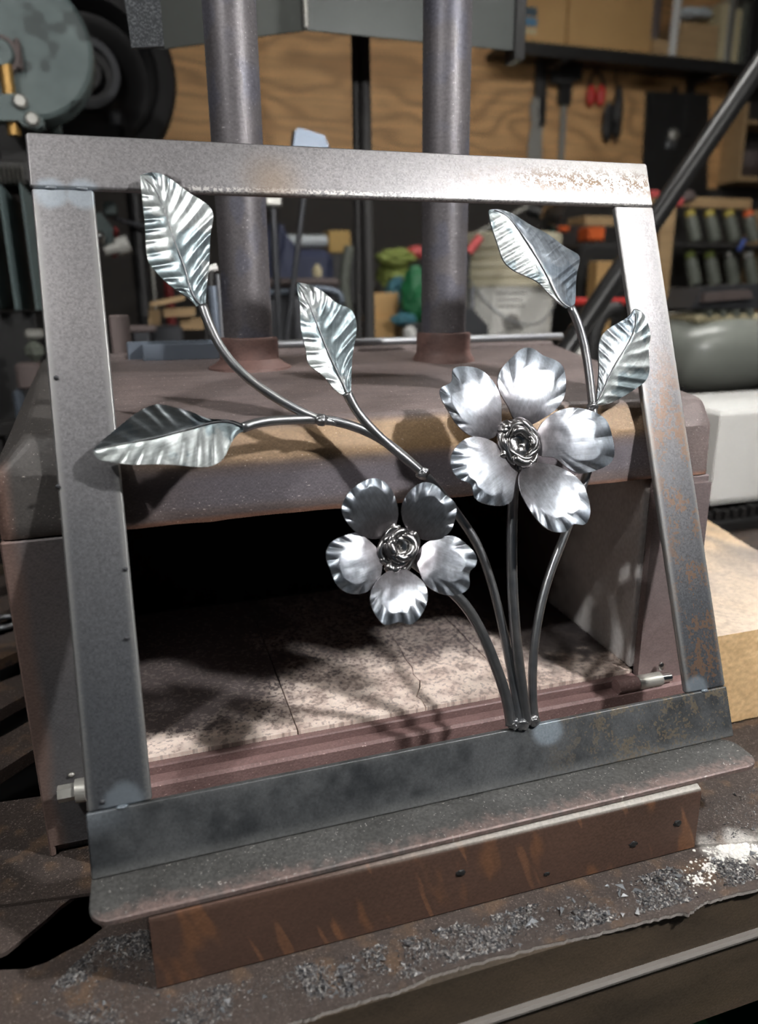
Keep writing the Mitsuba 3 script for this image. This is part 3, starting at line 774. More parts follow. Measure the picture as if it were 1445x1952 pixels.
FL1 = [([(580, 240), (600, 228), (630, 205), (635, 155), (690, 140), (760, 155), (820, 210), (855, 290), (858, 370), (850, 440), (800, 475), (730, 465), (660, 415), (610, 340), (583, 290)], (880, 450)),
       ([(840, 200), (870, 135), (910, 95), (950, 60), (1000, 58), (1050, 90), (1090, 105), (1130, 130), (1153, 200), (1145, 280), (1100, 345), (1040, 385), (975, 412), (930, 400), (890, 330), (850, 260)], (930, 430)),
       ([(1020, 445), (1070, 375), (1130, 340), (1200, 330), (1270, 345), (1340, 390), (1360, 440), (1375, 510), (1368, 570), (1300, 615), (1210, 630), (1140, 590), (1100, 560), (1030, 548)], (985, 495)),
       ([(940, 690), (948, 620), (990, 590), (1070, 587), (1160, 620), (1230, 680), (1260, 760), (1262, 830), (1235, 868), (1190, 865), (1160, 895), (1130, 903), (1060, 880), (1010, 830), (965, 760)], (955, 555)),
       ([(625, 560), (650, 510), (700, 470), (760, 465), (840, 500), (900, 560), (935, 640), (930, 710), (890, 770), (800, 775), (735, 740), (715, 680), (670, 660), (635, 620)], (900, 535))]
FL2 = [([(125, 790), (150, 730), (220, 670), (280, 655), (340, 690), (375, 760), (383, 830), (360, 890), (300, 930), (220, 920), (160, 870)], (340, 935)),
       ([(400, 790), (440, 710), (510, 672), (560, 690), (600, 730), (645, 770), (645, 840), (620, 900), (560, 935), (480, 930), (420, 880)], (425, 940)),
       ([(52, 1010), (75, 950), (130, 920), (190, 905), (250, 940), (300, 1000), (310, 1060), (290, 1130), (240, 1175), (170, 1185), (100, 1140), (75, 1080)], (340, 990)),
       ([(470, 1010), (500, 960), (570, 925), (640, 920), (700, 960), (745, 1030), (735, 1060), (715, 1080), (710, 1150), (650, 1190), (570, 1180), (510, 1140), (480, 1080)], (430, 985)),
       ([(255, 1210), (270, 1150), (330, 1085), (390, 1065), (450, 1090), (510, 1150), (518, 1210), (490, 1280), (440, 1325), (385, 1315), (330, 1328), (280, 1280)], (382, 1030))]


def flower(spec, cx, cy, rad, label, seed, par):
    k = tag(numbered(st + '__flower'), label)
    for i, (o, a) in enumerate(spec):
        petal(o, a, .0215, k, *par[i], seed + i)
    # melted steel centre: a lumpy nest of weld
    c = sp(cx, cy, .0232)
    rg = np.random.default_rng(seed)
    fr = lambda q: c + rad * (q[..., :1] * SX + q[..., 1:2] * SV * 1.05 + q[..., 2:3] * SW * .55)
    b = trimesh.creation.icosphere(subdivisions=4, radius=1.0); v = np.array(b.vertices)
    v = v * (.80 + .35 * (meshkit.fbm(v * 2.2 + seed, 2, seed) - .5) - .45 * np.exp(-(v[:, 0] ** 2 + v[:, 1] ** 2) / .10) * (v[:, 2] > 0))[:, None]
    b.vertices = fr(v)
    ms = [b]
    for i in range(15):
        a0, ph, el = rg.random() * 6.28, 1.2 + 2.2 * rg.random(), rg.random()
        th_ = np.linspace(a0, a0 + ph, 18)
        rr_ = (.42 + .55 * el) * (1 + .12 * np.sin(3 * th_ + i))
        q = np.stack([rr_ * np.cos(th_), rr_ * np.sin(th_), (.95 - .75 * el) + .12 * np.sin(2 * th_ + 2 * i)], 1)
        ms.append(tube(fr(q), rad * (.13 + .09 * rg.random()) * np.interp(np.linspace(0, 1, 18), [0, .15, .85, 1], [.45, 1, 1, .45]), 10))
    for i in range(7):
        a0 = rg.random() * 6.28
        ms.append(lump(fr(np.array([.95 * math.cos(a0), .95 * math.sin(a0), .2])), np.full(3, rad * (.16 + .16 * rg.random())), i, .3, 1.6, 2))
    m = cat(*ms)
    obj('flower_center', m, 'weld', k, smooth=True, label='shiny lumpy melted centre')
    # backing disc where petals are welded together
    th = np.linspace(0, 2 * np.pi, 40)[:-1]
    ring = [sp(cx, cy, .0195) + rad * .95 * (math.cos(a) * SX + math.sin(a) * SV) for a in th]
    obj('backing_disc', hull(np.vstack([ring, np.array(ring) + SW * .0022])), 'petal', k, smooth=30)


#                  rise curl cup
P1 = [(.58, .58, -.22), (.52, .58, -.22), (.72, .56, -.22), (1.0, .52, -.20), (.95, .52, -.20)]
P2 = [(.92, .42, -.10), (.92, .42, -.10), (.80, .54, -.20), (.80, .54, -.20), (1.02, .54, -.20)]
flower(FL1, 987, 848, .0148, 'larger upper flower of five silver petals with a bright lumpy centre', 21, P1)
flower(FL2, 757.5, 1045, .0136, 'smaller lower flower of five darker silver petals', 40, P2)


def leaf(left, right, mid, w_tip, w_base, fold, seed, ridges, flipfold=(1, 1), ramp=.0011, slant=1.1, label=None):
    """left and right edges and midrib as pixel lines from tip to base"""
    NT, NU = 110, 15
    Lp, Rp, Mp = (spline(q, NT) for q in (left, right, mid))
    t = np.linspace(0, 1, NT)
    rows = []
    for sidex, E_, fl in ((-1, Lp, flipfold[0]), (1, Rp, flipfold[1])):
        us = np.linspace(1, 0, NU) if sidex < 0 else np.linspace(0, 1, NU)[1:]
        for u in us:
            P = Mp * (1 - u) + E_ * u
            wid = np.linalg.norm(E_ - Mp, axis=1) * .00034
            w = w_tip * (1 - t) + w_base * t + fold * fl * wid * (u ** 1.15)
            tt = t + u * slant * (.8 + .2 * sidex) / ridges
            rid = np.sin(tt * ridges * 2 * np.pi + seed + 2.6 * (meshkit.noise(np.c_[tt * ridges * .55, np.full(NT, sidex * 1.7), np.full(NT, seed)]) - .5) * 2 + .5 * np.sin(9 * t + seed))
            rid = np.where(rid > 0, rid ** 1.6, -np.abs(rid) ** .8 * .45)
            w = w + .95 * ramp * (.45 + 1.1 * meshkit.noise(np.c_[t * 6, np.full(NT, sidex * 3.3 + u), np.full(NT, seed * 2.2)])) * rid * min(1, u * 1.5) * np.clip(t * 8, 0, 1) * np.clip((1 - t) * 6, 0, 1)
            w = w + .0012 * (meshkit.fbm(np.c_[t * 7, np.full(NT, u * 2 + sidex), np.full(NT, seed)], 3) - .5)
            if u < .08:
                w = w + .0002 * np.clip((1 - t) * 10, 0, 1)
            rows.append([sp(x, y, ww) for (x, y), ww in zip(P, w)])
    G = np.array(rows)                     # (nu, NT, 3)
    nu = len(G)
    V = G.reshape(-1, 3); Fs = []
    for i in range(nu - 1):
        for j in range(NT - 1):
            a, b, c, d = i * NT + j, (i + 1) * NT + j, (i + 1) * NT + j + 1, i * NT + j + 1
            Fs += [[a, b, c], [a, c, d]]
    loop = np.r_[np.arange(NT), NT - 1 + NT * np.arange(1, nu), (nu - 1) * NT + np.arange(NT - 2, -1, -1), NT * np.arange(nu - 2, 0, -1)]
    uv0 = np.stack([np.tile(t, nu), np.repeat(np.linspace(-1, 1, nu), NT)], 1)
    m, uv = solid(V, np.array(Fs), .0013, loop, uv0 + [2 * seed, 0])
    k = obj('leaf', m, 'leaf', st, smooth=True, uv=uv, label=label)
    P = np.array([sp(x, y, w_tip * (1 - a) + w_base * a + .0006) for (x, y), a in zip(Mp, t)])
    obj('midrib', tube(P[4:], np.interp(t[4:], [0, 1], [.0003, .0007]), 8), 'stem', k, smooth=True)


leaf([(267, 334), (270, 370), (275, 416), (278, 467), (283, 498), (300, 521), (330, 548), (354, 564), (374, 584)],
     [(269, 333), (315, 335), (338, 350), (365, 370), (393, 388), (405, 403), (403, 436), (400, 467), (399, 505), (395, 540), (393, 579)],
     [(268, 334), (303, 374), (319, 416), (334, 463), (354, 517), (369, 564), (383, 581)], .0075, .009, .22, 3, 11, label='longest upright leaf, its tip welded to the top bar')
leaf([(566, 539), (568, 559), (572, 586), (573, 616), (578, 646), (583, 666), (588, 692), (616, 716), (636, 740), (656, 753)],
     [(568, 538), (590, 543), (620, 559), (649, 581), (666, 588), (679, 612), (679, 636), (673, 672), (670, 719), (669, 745)],
     [(567, 539), (590, 583), (610, 632), (626, 672), (646, 715), (662, 750)], .010, .016, .25, 8, 8, label='small leaf above the middle of the branch')
leaf([(178, 860), (183, 871), (215, 881), (242, 885), (284, 885), (332, 886), (363, 889), (398, 889), (422, 878), (433, 862), (464, 822)],
     [(178, 857), (194, 841), (222, 817), (256, 790), (301, 771), (332, 776), (367, 786), (391, 796), (432, 800), (460, 808)],
     [(178, 859), (242, 845), (311, 831), (374, 814), (415, 804), (462, 814)], .012, .020, .42, 5, 9, (1, 1.1), label='leaf lying sideways with its tip before the left bar')
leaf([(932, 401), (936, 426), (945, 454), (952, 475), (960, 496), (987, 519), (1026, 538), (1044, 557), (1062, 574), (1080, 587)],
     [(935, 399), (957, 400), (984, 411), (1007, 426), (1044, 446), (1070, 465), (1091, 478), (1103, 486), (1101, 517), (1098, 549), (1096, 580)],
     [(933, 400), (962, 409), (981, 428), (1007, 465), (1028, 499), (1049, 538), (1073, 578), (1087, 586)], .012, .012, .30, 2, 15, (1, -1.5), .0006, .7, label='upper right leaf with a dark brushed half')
leaf([(1209, 589), (1172, 619), (1149, 638), (1143, 653), (1142, 691), (1141, 725), (1137, 764)],
     [(1211, 588), (1228, 600), (1236, 619), (1240, 638), (1237, 664), (1238, 691), (1234, 721), (1215, 739), (1188, 756), (1154, 771), (1141, 772)],
     [(1210, 589), (1211, 623), (1187, 672), (1160, 721), (1145, 755), (1137, 769)], .010, .0115, -.28, 6, 9, (1, 1), .0009, 1.0, label='lower right leaf overlapping the right bar')

# ------------------------------------------------------------------ beside the forge, on the table
bf = .0775
bt = at(1400, 1208, bf)[2]
b1, b2 = onz(1338, 984, bt), onz(1445, 1050, bt)
b3 = b1 + (b2 - b1) * 1.9
bp = sg.Polygon([(.499, bf), (.90, bf), (b3[0], b3[1]), (b1[0], b1[1]), (.60, b1[1] + .05), (.499, b1[1] - .03)])
m = rough(prism(bp, PZ + .0023, bt), .0022, 60, .009, 9)
obj('insulating_brick', m, 'block', smooth=40, label='large tan insulating fire brick on the table right of the forge', cat='fire brick')
wb = [at(1375, 785, .55), at(1350, 965, .55)]
obj('white_box', hull(np.vstack([corners(.909, 1.32, .55, .75, .0, .138), corners(.915, 1.315, .555, .745, -.009, .1445)])), 'white', smooth=20, label='plain white box on a black tray right of the forge', cat='box')
tr = [box(.885, 1.34, .53, .77, PZ, -.030, .004)]
for i in range(26):
    x = .90 + i * .0172
    tr.append(box(x - .005, x + .005, .535, .55, -.031, -.010 - .006 * rng.random(), .001))
obj('black_tray', cat(*tr), 'black', smooth=False, label='low black toothed tray under the white box', cat='tray')
pa, pb = at(1056, 700, .70), at(1478, 80, .76)
dd = (pb - pa) / np.linalg.norm(pb - pa)
foot = pa + dd * ((PZ + .012 - pa[2]) / dd[2])
obj('steel_pole', rod(foot, pb + dd * .5, .0170, 28), 'satin_black', smooth=50, label='slanting black round steel pole behind the right side of the stand', cat='pole')
# two uprights under the vent hood
for (x0, x1, y0, y1, r) in ((676, 684, 72, 660, .0058), (692, 706, 72, 660, .0105)):
    a, b = at(x0, y0, .92), at(x1, y1, .92)
    obj('hood_post', rod([b[0], .92, PZ], [a[0], .92, .84], r, 20), 'dark', smooth=50, label='thin dark upright tube between the burner pipes' if r < .008 else 'thicker dark upright pipe between the burner pipes', cat='pipe')
pk0, pk1 = at(545, 662, .86), at(590, 285, .86)
k = thing('leaning_rod', 'thin leaning dark rod with a blue-grey handle behind the top bar', 'rod')
dk = (pk1 - pk0) / np.linalg.norm(pk1 - pk0)
obj('shaft', rod(pk0 + dk * ((PZ + .003 - pk0[2]) / dk[2]), pk1, .0048, 12), 'gun', k)
a, b = at(560, 250, .86), at(624, 285, .86)
obj('handle', hull([[x, y, z] for x, z in ((a[0], a[2]), (a[0] + .006, a[2] + .004), (a[0] + .014, a[2] - .006), (b[0] - .006, a[2] - .005), (b[0] + .002, b[2]), (a[0] - .004, b[2])) for y in (.85, .875)]), 'blue_steel', k)

# ------------------------------------------------------------------ vent hood and strap
k = thing('vent_hood', 'dark sheet metal vent hood with a pointed front edge above the burner pipes', 'hood')
r0 = at(583, 57, .74); hzv = r0[2]
l0, r1 = onz(305, 94, hzv), onz(978, 96, hzv)
front = [l0[:2], r0[:2], r1[:2]]
top = hzv + .24
def wall(a, b, t=.004, z1=top):
    a, b = np.array(a), np.array(b); n = np.array([(b - a)[1], -(b - a)[0]]); n = n / np.linalg.norm(n) * -t
    return hull([[*q, z] for q in (a, b, b + n, a + n) for z in (hzv, z1)])
yb, zr = 1.32, 1.02
obj('side_panel', wall(l0[:2], r0[:2]), 'hood_pale', k, label='paler grey left panel')
obj('front_panel', wall(r0[:2], r1[:2]), 'hood', k)
for (p, sx) in ((r1, -1), (l0, 1)):
    obj('end_panel', hull([[p[0] + sx * dx, y, z] for dx in (0, .004) for y, z in ((p[1], hzv), (p[1], top), (yb, top + .28), (yb, zr))]), 'hood', k)
obj('rear_panel', box(l0[0], r1[0], yb, yb + .004, zr, top + .28), 'hood', k)
obj('top_sheet', hull([[x, y, z + d] for x, y, z in ((l0[0], l0[1], top), (*r0[:2], top), (r1[0], r1[1], top), (r1[0], yb, top + .28), (l0[0], yb, top + .28)) for d in (0, .004)]), 'hood', k)
cx_, cy_ = .5 * (l0[0] + r1[0]), 1.05
obj('duct', rod([cx_, cy_, top + .16], [cx_, cy_, CEIL], .1, 40), 'hood', k, smooth=50)
obj('seam', rod([*r0[:2] + [0, -.001], hzv + .002], [*r0[:2] + [0, -.001], top], .004, 10), 'zinc', k, label='pale folded corner seam')
e0, e1 = r1 + [.004, 0, 0], r1 + [.030, -.004, 0]
obj('corner_angle', box(r1[0] + .001, r1[0] + .018, r1[1] - .004, r1[1] + .03, hzv - .012, top, .001), 'satin_black', k)
q = [at(x, y, .46) for x, y in ((251, 91), (313, 88), (303, 0), (238, 0))]
up = 2.6
q2 = [q[0], q[1], q[1] + (q[2] - q[1]) * 1, q[0] + (q[3] - q[0]) * 1]
L1, R1_ = q[3] + (q[3] - q[0]) * 3.0, q[2] + (q[2] - q[1]) * 3.0
obj('steel_strap', hull([p + [0, d, 0] for p in (q[0], q[1], L1, R1_) for d in (0, .006)] + [[L1[0], .463, CEIL], [R1_[0], .463, CEIL]]), 'strap', smooth=False, label='speckled grey flat steel strap hanging down at the top left', cat='steel strap')

# ------------------------------------------------------------------ teal machine at the left
ym = 1.0
k = thing('workshop_machine', 'old teal painted machine with a round crank disc and black flywheel at the left', 'machine')
c = at(42, 90, ym); R = 108 / F * 1.33
disc = lathe([(0, -.012), (R * .93, -.012), (R * .985, -.007), (R, .004), (R, .05), (0, .05)], c, (0, 1, 0), 96)
obj('crank_disc', disc, 'teal', k, smooth=35)
c2 = at(0, 102, ym - .03)
obj('pivot_ring', lathe([(.013, 0), (.026, 0), (.027, .004), (.027, .03), (.013, .03)], c2, (0, 1, 0)), 'brown_steel', k, smooth=30)
obj('pivot_pin', lathe([(0, -.010), (.017, -.010), (.020, -.004), (.020, .03), (0, .03)], c2, (0, 1, 0)), 'teal', k, smooth=30)
obj('bearing_block', pbox(24, 70, 44, 132, ym - .028, .03, .003), 'brown_steel', k)
a = at(14, 155, ym - .03)
obj('brass_rod', rod([a[0], ym - .03, at(14, 258, ym - .03)[2]], [a[0], ym - .03, at(14, 122, ym - .03)[2]], .0095, 20), 'brass', k, smooth=50)
arm = [(-30, 180), (32, 178), (46, 184), (62, 204), (82, 228), (82, 240), (66, 246), (46, 240), (34, 229), (-30, 230)]
P = np.array([at(x, y, ym - .05) for x, y in arm])
m = trimesh.creation.extrude_polygon(sg.Polygon(P[:, [0, 2]]), .03, engine='earcut'); v = np.array(m.vertices)
m.vertices = np.stack([v[:, 0], ym - .05 + v[:, 2], v[:, 1]], 1); m.invert()
obj('link_arm', m, 'teal', k, smooth=False)
for (x, y, r) in ((39, 194, .0105), (62, 228, .0105)):
    obj('bolt', lathe([(0, -.009), (r * .7, -.009), (r, -.005), (r, .004), (0, .004)], at(x, y, ym - .052), (0, 1, 0), 16), 'zinc', k, smooth=30)
fc = at(163, 138, 1.40); FR = 147 / F * 1.70
fl = [(.0, .0), (.030, .0), (.034, .004), (.036, .02), (.052, .02), (.055, .006), (.064, .006), (.066, .03), (FR * .55, .045), (FR * .68, .045), (FR * .74, .012), (FR * .80, .0), (FR * .97, .0), (FR, .008), (FR, .075), (0, .075)]
obj('flywheel', lathe(fl, fc, (0, 1, 0), 96), 'flywheel', k, smooth=30)
obj('hub_ring', lathe([(.053, .0), (.066, .0), (.068, .004), (.068, .02), (.053, .02)], fc - [0, .004, 0], (0, 1, 0), 64), 'gun', k, smooth=30)
for (x, y) in ((150, 124), (150, 170)):
    obj('hub_bolt', lathe([(0, -.01), (.006, -.01), (.008, -.005), (.008, .01), (0, .01)], at(x, y, 1.39), (0, 1, 0), 14), 'zinc', k, smooth=30)
obj('guard_tab', pbox(205, 206, 240, 246, 1.37, .02, .012), 'gun', k)
obj('web', pbox(85, 180, 112, 250, 1.12, .1, .006), 'teal', k)
obj('rear_frame', pbox(-60, 246, 300, 330, 1.50, .2, .02), 'black', k)
for (x0, x1) in ((-60, -8), (-6, 33), (36, 72)):
    obj('column_rib', pbox(x0, 348, x1, 592, .93, .22, .01), 'pale_teal', k)
obj('column_base', box(at(-60, 600, .98)[0], at(66, 600, .98)[0], .98, 1.5, FLOOR, at(20, 592, .93)[2] - .004), 'black', k)
for i in range(7):
    x = -12 + i * 8.6
    obj('rack_tooth', pbox(x, 312, x + 4.5, 348, .955, .03, .002), 'zinc', k)
obj('rack_bar', pbox(-60, 300, 70, 349, .97, .15, .004), 'dark', k)
obj('frame_back', pbox(-60, 30, 90, 330, 1.20, .25, .02), 'dark', k)

# ------------------------------------------------------------------ work bench and what stands on it
BZ = .05
k = thing('work_bench', 'long dark work bench against the back wall behind the forge', 'work bench')
BX0 = .05
obj('bench_top', box(BX0, XR - .02, 1.02, 2.57, BZ - .05, BZ, .004), 'dark', k)
for x in (BX0 + .06, 1.6, XR - .1):
    for y in (1.10, 2.50):
        obj('leg', box(x - .04, x + .04, y - .04, y + .04, FLOOR, BZ - .05), 'dark', k)


def item(name, x0, y0, x1, y1, Y, depth, mat, label, cat_, b=.006, z0=BZ, smooth=30):
    a, c = at(x0, y0, Y), at(x1, y1, Y)
    return obj(name, box(a[0], c[0], Y, Y + depth, z0 if z0 is not None else c[2], a[2], b), mat, smooth=smooth, label=label, cat=cat_)


def ztop(x, y, Y):
    return at(x, y, Y)[2]


# seen between the left bar and the left burner pipe
item('teal_block', 196, 383, 224, 410, 1.18, .05, 'teal', 'small teal painted block beside the left bar, below the top bar', 'machine part', .004, None)
k = thing('hand_lever', 'grey-green lever with a bright knob below the teal block', 'lever')
obj('lever', hull([at(x, y, Y) for x, y in ((178, 408), (192, 404), (216, 436), (214, 462), (196, 468), (180, 462)) for Y in (1.16, 1.19)]), 'teal', k)
obj('knob', lump(at(189, 452, 1.15), (.010, .008, .012), 1, .1, 2, 3), 'chrome', k, smooth=True)
obj('hose_end', cat(rod(at(200, 478, 1.17), at(243, 466, 1.17), .011, 20), rod(at(224, 472, 1.17), at(246, 465, 1.17), .0165, 20)), 'white_plastic', smooth=40, label='cream plastic hose end sticking out beside the left bar', cat='hose end')
for (x0, y0, x1, y1) in ((213, 432, 226, 450), (210, 480, 224, 490)):
    item('red_fitting', x0, y0, x1, y1, 1.20, .03, 'pink_red', 'small dark red fitting ' + ('above' if y0 < 450 else 'below') + ' the cream hose end', 'fitting', .004, None)
obj('grey_cable', tube(spline([at(205, 405, 1.3), at(232, 420, 1.3), at(262, 428, 1.3), at(300, 432, 1.3), at(330, 425, 1.32)], 30), .0045, 10), 'gun', smooth=True, label='grey cable curving between the left bar and the long leaf', cat='cable')
a = at(267, 500, 1.35)
obj('black_post', rod([a[0], 1.35, BZ], [a[0], 1.35, .66], .016, 20), 'black', smooth=50, label='black upright post left of the long leaf', cat='post')
item('grey_board', 283, 470, 301, 590, 1.45, .02, 'zinc', 'narrow pale grey board standing behind the long leaf', 'board', .003)
item('red_can', 312, 530, 332, 565, 1.42, .05, 'dull_red', 'small dark red can behind the lower edge of the long leaf', 'can', .01)
for i, (x0, y0, x1, y1, sl, lab) in enumerate(((286, 576, 352, 586, -14, 'top of the pile'), (312, 588, 372, 604, -2, 'middle of the pile'), (344, 606, 388, 628, 0, 'right end of the pile'), (284, 590, 306, 622, 0, 'left end of the pile'))):
    Y = 1.15 + .035 * i
    q = [at(x0, y0, Y), at(x1, y0 + sl, Y), at(x1, y1 + sl, Y), at(x0, y1, Y)]
    obj('wood_offcut', hull([p + [0, d, 0] for p in q for d in (0, .03)]), 'wood', smooth=20, label='pale wood offcut at the ' + lab + ' left of the left burner pipe', cat='wood offcut')
item('grey_case', 288, 622, 352, 660, 1.10, .1, 'gun', 'dark grey case under the wood offcuts', 'case', .006)
k = thing('tee_stake', 'brown steel tee-shaped stake left of the short square tube', 'stake')
obj('stake_head', pbox(240, 621, 299, 633, .80, .03, .003), 'brown_steel', k)
a = at(270, 640, .815)
obj('stake_shank', box(a[0] - .012, a[0] + .012, .803, .827, PZ, at(270, 632, .80)[2], .002), 'gun', k)
item('dark_tin', 258, 668, 292, 720, .86, .04, 'navy', 'small dark blue tin behind the tee-shaped stake', 'tin', .004, PZ)
# bars leaning by the left burner pipe
for (x0, y0, x1, y1, r, mat, lab) in ((404, 545, 416, 668, .0052, 'blue_steel', 'blue-grey round bar leaning left of the left burner pipe'), (414, 522, 424, 660, .0030, 'steel', 'thin bright steel bar leaning against the left burner pipe')):
    a, b = at(x0, y0, .45), at(x1, y1, .45)
    d = (b - a) / (b[2] - a[2])
    obj('leaning_bar', rod(a, a + d * (.2640 - a[2]), r, 16), mat, smooth=50, label=lab, cat='steel bar')
k = thing('scriber', 'dark thin rod with a white tip left of the left burner pipe', 'rod')
a, b = at(402, 514, .47), at(398, 600, .47)
b = a + (b - a) * (a[2] - .2625) / (a[2] - b[2])
obj('shaft', rod(b, a, .0036, 12), 'dark', k, smooth=50)
obj('tip', rod(a - [.004, 0, .0005], a + [.007, 0, .003], .0040, 14), 'white', k, smooth=50)

# between the burner pipes
k = thing('upright_rod', 'grey upright rod with a pale square end right of the left burner pipe', 'rod')
a, b = at(520, 395, 1.20), at(520, 378, 1.20)
obj('shaft', rod([a[0], 1.20, BZ], [a[0], 1.20, a[2]], .0080, 16), 'gun', k, smooth=50)
obj('square_end', box(a[0] - .017, a[0] + .017, 1.185, 1.215, a[2], b[2] + .003, .003), 'zinc', k)
obj('navy_cloth', lump([at(538, 440, 1.50)[0], 1.55, .5 * (at(538, 400, 1.5)[2] + BZ)], (.045, .03, .5 * (at(538, 400, 1.5)[2] - BZ) * .93), 3, .35, 2.2, 4), 'navy', smooth=True, label='dark navy cloth hanging behind the grey upright rod', cat='cloth')
item('grey_bin', 545, 474, 640, 560, 1.64, .1, 'navy', 'dark blue-grey bin under the pale roll', 'bin', .02)
a, b = at(541, 459, 1.66), at(622, 459, 1.66)
obj('pale_roll', rod(a, b, .0150, 20), 'off_white', smooth=50, label='pale blue-white roll lying on the dark bin', cat='roll')
item('yellow_carton', 626, 439, 669, 482, 1.80, .08, 'yellow_box', 'small tan yellow carton beside the pale roll', 'carton', .003, None)
item('carton_shelf', 560, 482, 690, 492, 1.78, .12, 'black', 'dark shelf plate carrying the yellow carton', 'shelf', .002)
a = at(605, 524, 1.4); 
obj('cream_bottle', lathe([(0, 0), (.010, 0), (.011, .003), (.011, .018), (.006, .024), (.006, .028), (0, .028)], at(605, 528, 1.36)), 'cream', smooth=35, label='tiny cream bottle on the grey tool case', cat='bottle')
k = thing('tool_case', 'grey tool case with a rounded corner behind the middle leaf', 'tool case')
a, c = at(500, 530, 1.30), at(652, 600, 1.30)
obj('lid', box(a[0], c[0], 1.30, 1.48, at(500, 548, 1.3)[2], a[2], .012), 'brown_steel', k)
obj('case_body', box(a[0], c[0] + .01, 1.31, 1.48, BZ, at(500, 549, 1.3)[2], .02), 'gun', k)
obj('handle', tube(spline([at(x, y, 1.285) for x, y in ((505, 556), (560, 554), (630, 553), (648, 562), (650, 580))], 24), .007, 10), 'blue_steel', k, smooth=True)
obj('olive_hose', tube(spline([at(x, y, 1.5) for x, y in ((666, 470), (660, 500), (656, 540), (664, 600), (672, 660))] + [[at(676, 660, 1.5)[0], 1.5, BZ + .012]], 40), .013, 12), 'olive', smooth=True, label='dull green hose behind the dark uprights', cat='hose')
# right of the uprights
k = thing('lime_bag', 'crumpled lime green bag between the uprights and the right burner pipe', 'bag')
obj('bag_flap', lump(at(755, 492, 1.75), (.060, .03, .026), 5, .35, 2.5, 4), 'lime', k, smooth=True)
obj('bag_body', lump(at(752, 525, 1.78), (.050, .04, .040), 6, .35, 2.5, 4), 'lime', k, smooth=True)
obj('red_pouch', lump(at(792, 482, 1.78), (.030, .03, .020), 7, .15, 1.5, 3), 'pink_red', smooth=True, label='round red pouch beside the lime green bag', cat='pouch')
ct = at(785, 616, 1.50)[2]
item('black_crate', 772, 616, 806, 680, 1.47, .085, 'black', 'black crate under the green bag and the dark teal cloth', 'crate', .004)
gz = at(792, 545, 1.52)[2]
obj('green_bag', lump([at(792, 545, 1.52)[0], 1.52, .5 * (gz + .045 + ct)], (.040, .030, .5 * (gz + .045 - ct) * 1.04), 8, .25, 2.2, 4), 'green', smooth=True, label='green bag at the left edge of the right burner pipe', cat='bag')
obj('teal_cloth', lump(at(757, 562, 1.62), (.030, .025, .045), 9, .35, 2.2, 4), 'sea', smooth=True, label='teal cloth under the lime green bag', cat='cloth')
item('small_carton', 708, 558, 760, 605, 1.58, .07, 'cardboard', 'upper cardboard carton right of the dark uprights', 'carton', .003, ztop(700, 606, 1.58))
item('big_carton', 700, 606, 768, 668, 1.56, .12, 'cardboard', 'lower cardboard carton right of the dark uprights', 'carton', .003)
obj('blue_cloth', lump([at(770, 605, 1.485)[0], 1.485, ct + .012], (.034, .014, .015), 10, .35, 2.2, 4), 'sea', smooth=True, label='dark teal cloth lying right of the cartons', cat='cloth')
item('lime_bag_stand', 722, 548, 786, 600, 1.76, .06, 'black', 'black stand holding up the lime green bag', 'stand', .004)
item('white_can', 776, 622, 796, 670, 1.40, .04, 'white', 'small white can left of the foot of the right burner pipe', 'can', .01)

# right of the right burner pipe
k = thing('plastic_bucket', 'white plastic bucket with ribbed cream rim behind the flower stand', 'bucket')
bY = 1.40
bx0, bx1 = at(917, 462, bY)[0], at(1104, 462, bY)[0]
bc, br = .5 * (bx0 + bx1), .5 * (bx1 - bx0)
bz = at(1010, 446, bY)[2]
h = bz - BZ
obj('pail', lathe([(0, .004), (br * .86, .004), (br * .88, .012), (br * .975, h * .74), (br * .975, h), (br * .95, h), (br * .94, h * .74), (br * .85, .02), (0, .02)], (bc, bY + br, BZ), n=72), 'white_plastic', k, smooth=30)
prof = []
zz = h * .70
rr = [(br * .97, zz)]
for i in range(4):
    rr += [(br * 1.035, zz + .002), (br * 1.04, zz + .013), (br * .985, zz + .016), (br * .985, zz + .022)]
    zz += .0245
rr += [(br * 1.05, zz), (br * 1.06, h + .004), (br * 1.03, h + .008), (br * .96, h + .006), (br * .96, h * .70)]
obj('rim', lathe(rr, (bc, bY + br, BZ), n=72), 'bucket_ring', k, smooth=30)
hp = []
for a in np.linspace(-1.25, 1.25, 40):
    hp.append([bc + (br + .004) * math.sin(a), bY + br - (br + .006) * math.cos(a), BZ + h * .78 - .13 * math.cos(a * 1.25)])
obj('wire_handle', tube(hp, .0022, 8), 'steel', k, smooth=True)
for (x0, y0, x1, y1) in ((955, 556, 1004, 562), (958, 568, 998, 573), (956, 580, 1002, 585), (958, 636, 1006, 640), (960, 646, 1000, 650)):
    n = 12; pts = []
    for t in np.linspace(0, 1, n):
        p = at(x0 + (x1 - x0) * t, .5 * (y0 + y1), bY)
        rl = br * (.88 + .095 * min(1, (p[2] - BZ) / (h * .74)))
        s_ = np.clip((p[0] - bc) / rl, -.98, .98)
        for r_ in (rl - .001, rl + .0012):
            for dz in (-.0022, .0022):
                pts.append([bc + r_ * s_, bY + br - r_ * math.sqrt(1 - s_ * s_), p[2] + dz])
    obj('faded_print', cat(*[hull(pts[4 * i:4 * i + 8]) for i in range(n - 1)]), 'ink', k, smooth=False)
pts = []
